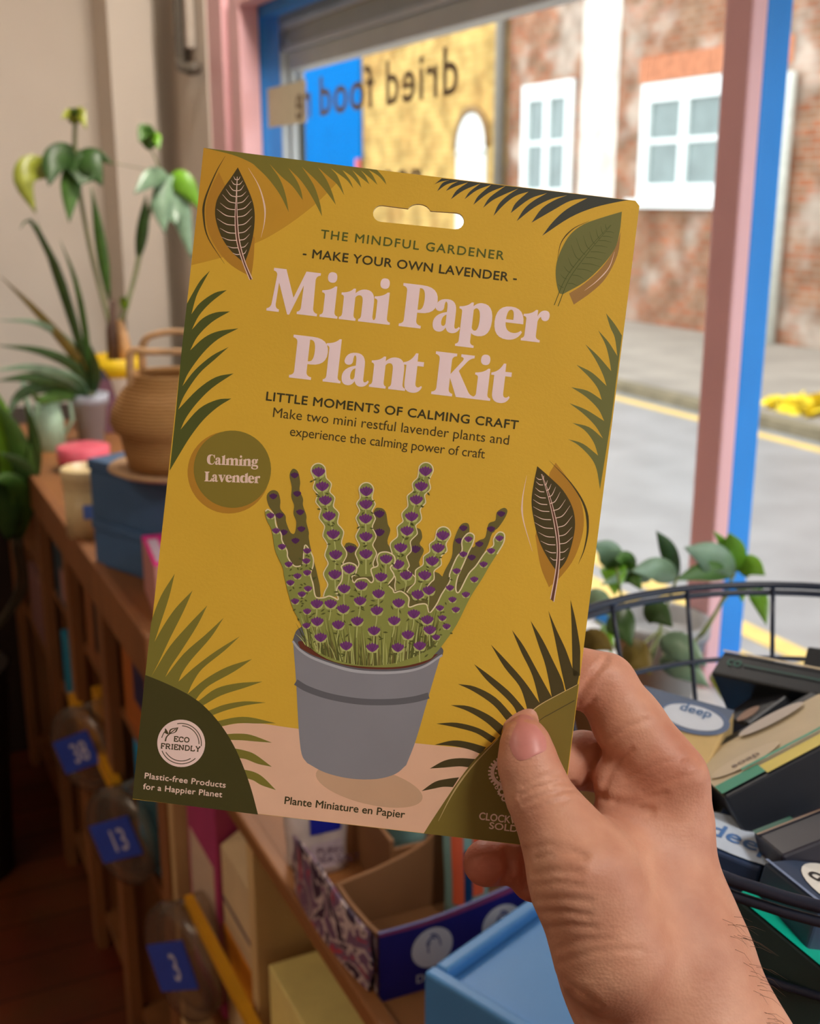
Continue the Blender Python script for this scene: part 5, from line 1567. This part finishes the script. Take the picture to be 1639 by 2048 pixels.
# printed lavender
lr = random.Random(3)
pr = Print(9)
def mass(pts, m, z):
    pr.shape(pts, C4, m, z)
mass([(100, 270), (130, 240), (165, 250), (180, 300), (180, 350), (210, 390), (215, 430), (240, 490), (265, 495), (275, 430), (258, 380), (262, 330), (245, 280), (248, 220), (235, 150), (255, 112), (285, 130), (298, 190), (295, 240), (315, 290),
      (315, 330), (335, 390), (335, 430), (350, 490), (355, 560), (420, 870), (300, 870), (200, 600), (150, 400), (110, 330)], I_DK2, 9)
mass([(1240, 470), (1265, 438), (1300, 440), (1305, 490), (1280, 560), (1330, 580), (1360, 540), (1400, 520), (1420, 440), (1460, 420), (1470, 370), (1510, 345), (1532, 360), (1520, 400), (1480, 460), (1440, 500), (1400, 600), (1250, 840), (1130, 850),
      (1150, 740), (1200, 640), (1210, 550)], I_DK2, 9)
mass([(560, 575), (620, 560), (660, 600), (720, 560), (735, 370), (775, 345), (808, 370), (820, 440), (835, 480), (820, 560), (900, 640), (930, 600), (960, 480), (1010, 470), (1025, 520), (1010, 560), (1035, 600), (1010, 690), (1150, 760), (1100, 950), (900, 960), (560, 800)], I_DK2, 9.2)
def stalk(fl, w, z):
    """bumpy stalk through its flowers, with a cream cut edge"""
    P = [Vector((x, y, 0)) for x, y in fl]
    t0 = (P[0] - P[1]).normalized()
    for grow, m, zz in ((7, I_CREAM, z), (0, I_LEAFY, z + .3)):
        left, right = [], []
        top = P[0] + t0 * 8
        n0 = Vector((-t0.y, t0.x, 0))
        cap = [top + (n0 * math.cos(a) + t0 * math.sin(a)) * (w * .82 + grow) for a in np.linspace(0, math.pi, 9)]
        for i in range(len(P) - 1):
            t = (P[i + 1] - P[i])
            nn = Vector((-t.y, t.x, 0)).normalized()
            for u, ww in ((.5, .66), (.8, .95), (1.0, 1.08), (1.2 if i < len(P) - 2 else 1.1, .95)):
                c = P[i] + t * u
                sc = ww * w * (1 + .05 * i) + grow
                left.append(c - nn * sc)
                right.append(c + nn * sc)
        loop = cap[::-1] + left[::1] + right[::-1] if False else [*cap, *right_fix(cap, left, right)]
        pr.poly(catmull([C4(p.x, p.y) for p in loop], True, 3), m, z=zz)
def right_fix(cap, left, right):
    a, b = (left, right) if (left[0] - cap[-1]).length < (right[0] - cap[-1]).length else (right, left)
    return a + b[::-1]
SA = [(408, 130), (430, 215), (448, 298), (470, 392), (495, 500), (510, 622), (505, 740), (510, 860)]
SB = [(692, 245), (690, 322), (688, 408), (690, 515), (690, 618), (690, 740)]
SCc = [(1045, 125), (1020, 215), (990, 295), (962, 395), (935, 480), (897, 580), (880, 680), (930, 800)]
SD = [(1148, 508), (1120, 582), (1085, 660), (1040, 745), (1000, 860)]
BACK = [(138, 275), (175, 390), (265, 150), (280, 260), (298, 370), (305, 470), (270, 540), (200, 490), (1270, 465), (1245, 540), (1495, 380), (1435, 470), (1365, 560), (1320, 640), (770, 380), (770, 490), (600, 590), (985, 590), (870, 670)]
FRONT = [(122, 390), (155, 480), (190, 575), (230, 680), (240, 790), (268, 900), (282, 750), (308, 858), (340, 730), (345, 825), (335, 660), (340, 600), (340, 960), (398, 915), (400, 1020), (335, 1045), (420, 1115), (480, 915), (555, 945), (525, 1040),
         (560, 825), (590, 708), (662, 805), (655, 897), (638, 1018), (572, 1165), (728, 1175), (738, 1075), (755, 955), (765, 855), (780, 755), (810, 648), (885, 910), (858, 1015), (880, 1175), (940, 1100), (975, 975), (1010, 1165), (1055, 1010), (1070, 1070),
         (1108, 1115), (1130, 940), (1145, 1000), (1170, 1050), (1190, 820), (1205, 890), (1225, 950), (1230, 720), (1270, 620), (1300, 530), (1285, 860), (1335, 770), (1390, 680), (1435, 600), (1485, 525), (1065, 835), (930, 745)]
def flower(x, y, s, z, dim=False):
    f = lambda a, b: C4(x + a * s, y + b * s)
    for pts in ([(0, 26, 1), (-16, 20), (-42, 2, 1), (-30, 30), (-10, 36)], [(0, 26, 1), (16, 20), (42, 2, 1), (30, 30), (10, 36)]):
        pr.shape(pts, f, I_DK2 if dim else I_GRASS, z, 3)
    pr.shape([(-4, 30, 1), (-26, 16), (-40, -4, 1), (-32, -18), (-24, -12, 1), (-18, -26), (-10, -18, 1), (0, -30), (9, -18, 1), (18, -26), (24, -12, 1), (32, -18), (40, -4, 1), (26, 16), (4, 30, 1)], f, I_PURPD if dim else I_PURP, z + .2, 3)
    for a in (-18, 0, 18):
        pr.stroke([(a, -16), (a * .4, 8), (0, 26)], f, I_PURPD, .00003, .00016, .00003, z + .4, 3)
for x, y in BACK:
    flower(x, y, .62 if x < 320 or x > 1200 else .8, 10, True)
for i, S in enumerate((SA, SCc, SD, SB)):
    stalk(S, 48, 12 + i * 1.6)
    zz = 12.7 + i * 1.6
    pr.stroke(S, C4, I_GRASS, .0003, .0004, .0005, zz)
    for j, (x, y) in enumerate(S):
        if j < len(S) - 1 or S is SD:
            flower(x, y, 1.0, zz + .2)
        for q in range(3):
            a, b = x + lr.uniform(-44, 44), y + lr.uniform(30, 62)
            an = lr.uniform(-.9, .9)
            pr.shape([(-13, 0, 1), (0, -5), (13, 0, 1), (0, 5)], lambda X, Y: C4(a + X * math.cos(an) - Y * math.sin(an), b + X * math.sin(an) + Y * math.cos(an)), I_GRDK, zz + .1, 3)
FM = [(90, 365), (110, 355), (145, 390), (155, 450), (185, 500), (190, 540), (220, 600), (225, 640), (262, 690), (300, 690), (315, 670), (325, 570), (350, 590), (375, 640), (375, 690), (360, 740), (375, 800), (385, 860), (400, 880), (440, 880), (470, 870), (500, 880),
      (525, 890), (515, 830), (545, 780), (550, 720), (545, 690), (590, 672), (632, 690), (630, 730), (605, 760), (620, 790), (640, 770), (690, 765), (720, 790), (735, 770), (720, 710), (760, 690), (755, 650), (770, 615), (815, 608), (856, 630), (862, 670), (835, 700), (858, 750),
      (825, 800), (850, 830), (860, 850), (900, 842), (945, 880), (945, 935), (1000, 920), (1050, 920), (1068, 970), (1110, 920), (1140, 860), (1190, 780), (1188, 740), (1230, 640), (1262, 600), (1262, 540), (1300, 495), (1334, 510), (1325, 560), (1300, 610), (1270, 680),
      (1235, 760), (1225, 830), (1245, 845), (1300, 740), (1345, 690), (1400, 610), (1448, 570), (1450, 530), (1480, 490), (1513, 500), (1510, 550), (1470, 620), (1420, 700), (1380, 770), (1310, 880), (1230, 1040), (1140, 1170), (1100, 1215), (1060, 1250), (900, 1290), (700, 1292), (500, 1262), (360, 1180), (320, 1090), (300, 1030),
      (250, 930), (205, 760), (195, 700), (150, 600), (130, 480), (100, 420)]
pr.shape(FM, C4, I_LEAFY, 20)
pr.stroke(FM[:78], C4, I_CREAM, .00045, z=20.3, n=4)
for q in range(190):
    x = lr.uniform(330, 1110)
    y0 = 1285 - ((x - 720) / 400) ** 2 * 130
    ln = lr.uniform(60, 260)
    dx = (x - 720) * .12 + lr.uniform(-25, 25)
    m_ = lr.choice((I_GRASS, I_GRDK, I_DK2, I_GRDK))
    pr.stroke([(x, y0), (x + dx * .4, y0 - ln * .5), (x + dx, y0 - ln)], C4, m_, .0004, .0003, .00004, 20.6 + q * .012, 4)
for q in range(150):
    x, y = lr.choice(FRONT)
    x += lr.uniform(-55, 55)
    y += lr.uniform(20, 75)
    an = lr.uniform(-1.2, 1.2)
    if 230 < x < 1250 and y < 1240:
        sc = .7 if (x < 350 or x > 1090) else 1.1
        pr.shape([(-15 * sc, 0, 1), (0, -5), (15 * sc, 0, 1), (0, 5)], lambda X, Y: C4(x + X * math.cos(an) - Y * math.sin(an), y + X * math.sin(an) + Y * math.cos(an)), I_GRDK, 23, 3)
for x, y in FRONT:
    s = .62 if (x < 350 or x > 1090) else .95
    if 350 < x < 1090:
        pr.stroke([(x, y + 25), (x - 2, y + 60), (x - 6 + lr.uniform(-8, 8), y + 100)], C4, I_GRASS, .0004, .0004, .0003, 23.2, 3)
    flower(x, y, s, 23.4)
pr.done('printed_lavender', kit)

# ------------------------------------------------------------------ the hand holding the packet
def cdep(u, v):
    d = Vector(((u - IW / 2) / FPX, (v - IH / 2) / FPX, 1))
    return cz_.dot(CT) / cz_.dot(d)
def hp(u, v, off):
    """joint seen at (u, v), off metres behind the packet (negative: in front); x right, y down, z away from the viewer"""
    d = cdep(u, v) + off
    return np.array([(u - IW / 2) / FPX * d, (v - IH / 2) / FPX * d, d], np.float32)
PXM = 0.40 / FPX
LO = np.array([0.010, 0.040, 0.325], np.float32)
HI = np.array([0.150, 0.262, 0.462], np.float32)
HS = 0.0011
NX, NY, NZ = [int((HI[i] - LO[i]) / HS) + 1 for i in range(3)]
GX = (LO[0] + HS * np.arange(NX, dtype=np.float32))[:, None, None]
GY = (LO[1] + HS * np.arange(NY, dtype=np.float32))[None, :, None]
GZ = (LO[2] + HS * np.arange(NZ, dtype=np.float32))[None, None, :]
def cone(a, b, ra, rb, X=None, sq=1.0):
    """tapered capsule; sq < 1 flattens it along the depth"""
    x, y, z = (GX, GY, GZ) if X is None else X
    ab = b - a
    w = np.array([1, 1, 1 / sq], np.float32)
    abw = ab * w
    px, py, pz = (x - a[0]), (y - a[1]), (z - a[2]) / sq
    t = np.clip((px * abw[0] + py * abw[1] + pz * abw[2]) / float(abw @ abw), 0, 1)
    q = np.sqrt((px - t * abw[0]) ** 2 + (py - t * abw[1]) ** 2 + (pz - t * abw[2]) ** 2)
    return q - (ra + t * (rb - ra))
def smin(a, b, k):
    h = np.clip(0.5 + 0.5 * (b - a) / k, 0, 1)
    return b + (a - b) * h - k * h * (1 - h)
def chain(pts, rs, k, X=None, sq=1.0):
    d = None
    for i in range(len(pts) - 1):
        c = cone(pts[i], pts[i + 1], rs[i], rs[i + 1], X, sq)
        d = c if d is None else smin(d, c, k)
    return d
r_ = lambda px: px * PXM
THUMB = ([hp(1050, 1487, -.0072), hp(1056, 1530, -.0088), hp(1078, 1592, -.0105), hp(1118, 1660, -.0145)], [r_(49), r_(54), r_(60), r_(72)])
THBASE = ([hp(1118, 1660, -.0145), hp(1165, 1745, -.019), hp(1225, 1900, -.020)], [r_(68), r_(100), r_(118)])
INDEX = ([hp(1340, 1552, .010), hp(1256, 1446, .014), hp(1208, 1370, .0165), hp(1158, 1354, .0155), hp(1060, 1400, .0105), hp(1005, 1425, .0095)],
         [r_(76), r_(70), r_(63), r_(56), r_(50), r_(44)])
MIDDLE = ([hp(1360, 1645, .026), hp(1230, 1535, .030), hp(1165, 1520, .027), hp(1075, 1535, .0145), hp(1000, 1555, .0105)], [r_(66), r_(60), r_(58), r_(52), r_(46)])
RINGF = ([hp(1350, 1735, .036), hp(1215, 1690, .040), hp(1120, 1700, .030), hp(1046, 1718, .017), hp(972, 1726, .0115)], [r_(64), r_(60), r_(54), r_(50), r_(48)])
PINKY = ([hp(1330, 1830, .036), hp(1200, 1800, .040), hp(1110, 1772, .026), hp(1062, 1762, .016)], [r_(58), r_(52), r_(46), r_(42)])
PALM = [(hp(1345, 1590, .012), hp(1330, 1860, .004), r_(68), r_(108), .8), (hp(1250, 1700, .012), hp(1310, 1900, .004), r_(100), r_(138), .75),
        (hp(1300, 1660, .024), hp(1320, 1880, .016), r_(90), r_(130), .8), (hp(1200, 1740, -.004), hp(1260, 1900, -.004), r_(104), r_(132), .8), (hp(1228, 1556, .012), hp(1330, 1650, .010), r_(44), r_(80), .8)]
ARM = ([hp(1298, 1880, .000), hp(1336, 1990, -.006), hp(1410, 2180, -.016), hp(1510, 2420, -.03)], [r_(168), r_(172), r_(196), r_(226)])
def hand_sdf(X=None):
    d = None
    for a, b, ra, rb, sq in PALM:
        c = cone(a, b, ra, rb, X, sq)
        d = c if d is None else smin(d, c, .012)
    d = smin(d, chain(*ARM, .012, X, .74), .016)
    d = smin(d, chain(*INDEX, .004, X), .006)
    d = smin(d, chain(*MIDDLE, .004, X), .0035)
    d = smin(d, chain(*RINGF, .004, X), .003)
    d = smin(d, chain(*PINKY, .004, X), .003)
    th = smin(chain(*THUMB, .005, X), chain(*THBASE, .008, X), .006)
    # fold between thumb base and wrist
    return smin(d, th, .009)

def surface_nets(S):
    ins = S < 0
    nx, ny, nz = S.shape
    cnt = np.zeros((nx - 1, ny - 1, nz - 1), np.int8)
    for i in (0, 1):
        for j in (0, 1):
            for k in (0, 1):
                cnt += ins[i:nx - 1 + i, j:ny - 1 + j, k:nz - 1 + k]
    act = (cnt > 0) & (cnt < 8)
    idx = np.full(act.shape, -1, np.int64)
    cells = np.argwhere(act)
    idx[act] = np.arange(len(cells))
    acc = np.zeros((len(cells), 3))
    num = np.zeros(len(cells))
    cn = [(i, j, k) for i in (0, 1) for j in (0, 1) for k in (0, 1)]
    for a in cn:
        for ax in range(3):
            if a[ax] == 0:
                b = list(a)
                b[ax] = 1
                va = S[cells[:, 0] + a[0], cells[:, 1] + a[1], cells[:, 2] + a[2]]
                vb = S[cells[:, 0] + b[0], cells[:, 1] + b[1], cells[:, 2] + b[2]]
                m = (va < 0) != (vb < 0)
                t = np.where(m, va / np.where(m, va - vb, 1), 0)
                p = np.array(a, float)[None] + t[:, None] * (np.array(b) - np.array(a))[None]
                acc += p * m[:, None]
                num += m
    V = cells + acc / num[:, None]
    Q = []
    for ax in range(3):
        o1, o2 = [(1, 2), (2, 0), (0, 1)][ax]
        sl0 = [slice(1, -1)] * 3
        sl1 = [slice(1, -1)] * 3
        sl0[ax] = slice(0, S.shape[ax] - 1)
        sl1[ax] = slice(1, S.shape[ax])
        A, B = ins[tuple(sl0)], ins[tuple(sl1)]
        e = np.argwhere(A != B)
        up = A[A != B]
        base = e.copy()
        for q in range(3):
            if q != ax:
                base[:, q] += 1
        d1 = np.zeros(3, int)
        d1[o1] = 1
        d2 = np.zeros(3, int)
        d2[o2] = 1
        g = lambda c: idx[c[:, 0], c[:, 1], c[:, 2]]
        quad = np.stack([g(base - d1 - d2), g(base - d2), g(base), g(base - d1)], 1)
        quad = np.where(up[:, None], quad, quad[:, ::-1])
        Q.append(quad[(quad >= 0).all(1)])
    return V, np.concatenate(Q)

S = hand_sdf()
SHV, SHQ = surface_nets(S)
SHV = SHV * HS + LO
used = np.unique(SHQ)
rm = np.full(len(SHV), -1)
rm[used] = np.arange(len(used))
SHV, SHQ = SHV[used], rm[SHQ]
def grad(P):
    e = 4e-4
    X = [P[:, 0], P[:, 1], P[:, 2]]
    g = []
    for k in range(3):
        a, b = list(X), list(X)
        a[k] = X[k] + e
        b[k] = X[k] - e
        g.append(hand_sdf(a) - hand_sdf(b))
    g = np.stack(g, 1)
    return g / np.maximum(1e-9, np.linalg.norm(g, axis=1, keepdims=True))
GN = grad(SHV)
PU = SHV[:, 0] / SHV[:, 2] * FPX + IW / 2
PV = SHV[:, 1] / SHV[:, 2] * FPX + IH / 2
facing = np.clip(-(GN * SHV).sum(1) / np.linalg.norm(SHV, axis=1), 0, 1)
def seg_dist(line):
    """distance in dots to a polyline, with 0..1 position"""
    best = np.full(len(PU), 1e9)
    L = [np.array(p[:2], float) for p in line]
    for a, b in zip(L, L[1:]):
        ab = b - a
        t = np.clip(((PU - a[0]) * ab[0] + (PV - a[1]) * ab[1]) / (ab @ ab), 0, 1)
        best = np.minimum(best, np.hypot(PU - a[0] - t * ab[0], PV - a[1] - t * ab[1]))
    return best
CREASE = [  # skin folds: line, half width in dots, depth in mm
    ([(1046, 1572), (1080, 1556), (1112, 1548), (1136, 1552)], 5, .5), ([(1040, 1590), (1076, 1574), (1120, 1564), (1146, 1566)], 5, .7), ([(1046, 1606), (1084, 1590), (1128, 1580), (1154, 1578)], 5, .5),
    ([(1060, 1622), (1090, 1610), (1130, 1600)], 5, .25),
    ([(1170, 1580), (1215, 1600), (1262, 1612), (1300, 1622)], 8, .9), ([(1230, 1604), (1275, 1600), (1330, 1588)], 6, .4),
    ([(1180, 1575), (1178, 1540), (1200, 1500)], 7, .8), ([(1205, 1590), (1220, 1545), (1262, 1500)], 6, .5), ([(1212, 1480), (1262, 1450), (1298, 1440)], 6, .4), ([(1250, 1560), (1310, 1530), (1370, 1515)], 5, .25), ([(1285, 1585), (1340, 1560), (1395, 1548)], 5, .25),
    ([(1152, 1405), (1180, 1356), (1210, 1322)], 6, .8), ([(1160, 1432), (1186, 1400)], 5, .4),
    ([(1070, 1697), (1100, 1692), (1136, 1697), (1170, 1712)], 7, .5), ([(1074, 1714), (1120, 1706), (1165, 1714)], 6, .5), ([(1070, 1750), (1110, 1742), (1160, 1746)], 6, .5), ([(1070, 1770), (1118, 1764), (1164, 1770)], 5, .4),
    ([(1076, 1800), (1130, 1795), (1180, 1802)], 6, .4), ([(1078, 1826), (1130, 1822), (1176, 1830)], 6, .4), ([(1088, 1858), (1140, 1850), (1190, 1856)], 6, .35), ([(1110, 1900), (1160, 1880), (1230, 1880)], 6, .3), ([(1118, 1925), (1200, 1900), (1280, 1900)], 6, .3), ([(1128, 1962), (1170, 1990), (1190, 2010)], 8, .6), ([(1140, 1990), (1165, 2040), (1175, 2100)], 10, 1.0),
    ([(1012, 1706), (1018, 1740), (1000, 1772)], 7, 1.0), ([(1052, 1700), (1046, 1740), (1050, 1776)], 7, .9)]
for ln, w, dep in CREASE:
    d = seg_dist(ln)
    am = dep * .001 * (np.exp(-(d / w) ** 2) - .35 * np.exp(-((d - 2.2 * w) / (1.3 * w)) ** 2)) * np.clip(facing * 2, 0, 1)
    SHV = SHV - GN * am[:, None]
# tendon and knuckle relief on the back of the hand
for (u, v, w, h_) in ((1392, 1545, 34, .0016), (1108, 1690, 46, .0010), (1210, 1335, 40, .0008), (1150, 1760, 60, .0012), (1330, 1960, 90, .0008)):
    SHV = SHV + GN * (h_ * np.exp(-((PU - u) ** 2 + (PV - v) ** 2) / (w * w)) * np.clip(facing * 2, 0, 1))[:, None]

def skin_mat():
    m = bpy.data.materials.new('fair_skin')
    m.use_nodes = True
    nt = m.node_tree
    b = nt.nodes['Principled BSDF']
    b.inputs['Roughness'].default_value = 0.5
    b.inputs['Specular IOR Level'].default_value = 0.4
    b.inputs['Subsurface Weight'].default_value = 0.12
    b.inputs['Subsurface Radius'].default_value = (1.0, 0.35, 0.2)
    b.inputs['Subsurface Scale'].default_value = 0.004
    tc = nt.nodes.new('ShaderNodeTexCoord')
    n1 = nt.nodes.new('ShaderNodeTexNoise')
    n1.inputs['Scale'].default_value = 55
    n1.inputs['Detail'].default_value = 5
    nt.links.new(tc.outputs['Object'], n1.inputs['Vector'])
    rp = nt.nodes.new('ShaderNodeValToRGB')
    rp.color_ramp.elements[0].position = 0.3
    rp.color_ramp.elements[0].color = lin((188, 130, 105))
    rp.color_ramp.elements[1].position = 0.72
    rp.color_ramp.elements[1].color = lin((212, 160, 133))
    nt.links.new(n1.outputs['Fac'], rp.inputs['Fac'])
    at_ = nt.nodes.new('ShaderNodeAttribute')
    at_.attribute_name = 'blush'
    mx = nt.nodes.new('ShaderNodeMix')
    mx.data_type = 'RGBA'
    nt.links.new(at_.outputs['Fac'], mx.inputs[0])
    nt.links.new(rp.outputs['Color'], mx.inputs[6])
    mx.inputs[7].default_value = lin((192, 102, 84))
    nt.links.new(mx.outputs[2], b.inputs['Base Color'])
    vo = nt.nodes.new('ShaderNodeTexVoronoi')
    vo.inputs['Scale'].default_value = 900
    nt.links.new(tc.outputs['Object'], vo.inputs['Vector'])
    n2 = nt.nodes.new('ShaderNodeTexNoise')
    n2.inputs['Scale'].default_value = 320
    n2.inputs['Detail'].default_value = 4
    mp = nt.nodes.new('ShaderNodeMapping')
    mp.inputs['Rotation'].default_value = (0, 0, 0.5)
    mp.inputs['Scale'].default_value = (0.5, 1.6, 1)
    nt.links.new(tc.outputs['Object'], mp.inputs['Vector'])
    nt.links.new(mp.outputs['Vector'], n2.inputs['Vector'])
    ad = nt.nodes.new('ShaderNodeMath')
    ad.operation = 'MULTIPLY_ADD'
    ad.inputs[1].default_value = 0.5
    nt.links.new(vo.outputs['Distance'], ad.inputs[0])
    nt.links.new(n2.outputs['Fac'], ad.inputs[2])
    bp = nt.nodes.new('ShaderNodeBump')
    bp.inputs['Strength'].default_value = 0.2
    bp.inputs['Distance'].default_value = 0.0007
    nt.links.new(ad.outputs[0], bp.inputs['Height'])
    nt.links.new(bp.outputs['Normal'], b.inputs['Normal'])
    return m
HC = np.array([0.085, 0.12, 0.38])
bl = lambda P: (P[:, 0] - HC[0], -(P[:, 1] - HC[1]), -(P[:, 2] - HC[2]))
hv = np.stack(bl(SHV), 1)
me = bpy.data.meshes.new('hand_and_forearm')
me.from_pydata(hv.tolist(), [], SHQ.tolist())
me.materials.append(skin_mat())
blush = np.zeros(len(SHV), np.float32)
for (p, rr, k) in ((RINGF[0][-1], .019, .8), (PINKY[0][-1], .017, .7), (MIDDLE[0][2], .016, .45), (INDEX[0][3], .018, .3), (THUMB[0][0], .012, .35), (INDEX[0][0], .02, .25)):
    blush = np.maximum(blush, k * np.exp(-(((SHV - p) ** 2).sum(1)) / rr ** 2))
atr = me.attributes.new('blush', 'FLOAT', 'POINT')
atr.data.foreach_set('value', blush.astype(np.float32))
for p in me.polygons:
    p.use_smooth = True
me.update()
hand = bpy.data.objects.new('hand_and_forearm', me)
COL.objects.link(hand)
HM = VIEW.copy()
HM.translation = VIEW @ Vector((HC[0], -HC[1], -HC[2]))
hand.matrix_world = HM
tag(hand, 'bare right hand and forearm of a person pinching the mustard packet between thumb and fingers', 'person')
# thumbnail laid on the thumb
def on_hand(u, v):
    d = np.array([(u - IW / 2) / FPX, (v - IH / 2) / FPX, 1.0])
    t = .36
    for _ in range(60):
        p = d * t
        s_ = float(hand_sdf([np.array([p[0]]), np.array([p[1]]), np.array([p[2]])])[0])
        t += s_ * .9
        if abs(s_) < 1e-5:
            break
    return d * t
nl = [((1033, 1433), (1064, 1436)), ((1021, 1440), (1080, 1450)), ((1016, 1455), (1088, 1468)), ((1016, 1475), (1092, 1485)), ((1020, 1495), (1093, 1498)), ((1026, 1512), (1086, 1505)), ((1036, 1521), (1068, 1511))]
rows = []
for a, b in nl:
    row = []
    for k in range(9):
        t = k / 8
        bul = 3 * math.sin(math.pi * t)
        row.append(on_hand(a[0] + (b[0] - a[0]) * t, a[1] + (b[1] - a[1]) * t + (bul if a[1] > 1500 else -bul if a[1] < 1440 else 0)))
    rows.append(row)
NP = np.array(rows).reshape(-1, 3)
ng = grad(NP)
edge = np.array([[min(1, k / 1.5, (8 - k) / 1.5) * min(1.0, (len(nl) - 1 - j) / 1.2 + .15) for k in range(9)] for j in range(len(nl))]).reshape(-1)
NP = NP + ng * (0.0001 + 0.00035 * edge)[:, None]
m = MB()
m.add(np.stack(bl(NP), 1).tolist(), [(j * 9 + k, j * 9 + k + 1, j * 9 + k + 10, j * 9 + k + 9) for j in range(len(nl) - 1) for k in range(8)], M('pink_nail', (200, 130, 122), 0.4, 0.06, 200, spec=0.4), True)
nail = m.build('thumbnail', hand, 'pinkish thumbnail')
sf = nail.modifiers.new('rounding', 'SUBSURF')
sf.levels = sf.render_levels = 2
# fine hairs along the forearm
m = MB()
hr = random.Random(11)
for q in range(34):
    v = hr.uniform(1830, 2046)
    edge_u = 1482 + (v - 1836) * .43
    p = on_hand(edge_u - hr.uniform(4, 40), v)
    g = grad(np.array([p]))[0]
    side = np.array([.5, .75, 0]) + np.array([hr.uniform(-.3, .5), hr.uniform(-.3, .3), hr.uniform(-.3, .3)])
    L = hr.uniform(.004, .009)
    pts = [p, p + g * L * .4 + side * L * .3, p + g * L * .6 + side * L * .9]
    m.tube([Vector((a[0] - HC[0], -(a[1] - HC[1]), -(a[2] - HC[2]))) for a in pts], [.00006, .00005, .00002], M('brown_arm_hair', (96, 66, 44), 0.5), 4)
ah = m.build('arm_hair', hand)
ah['kind'] = 'stuff'
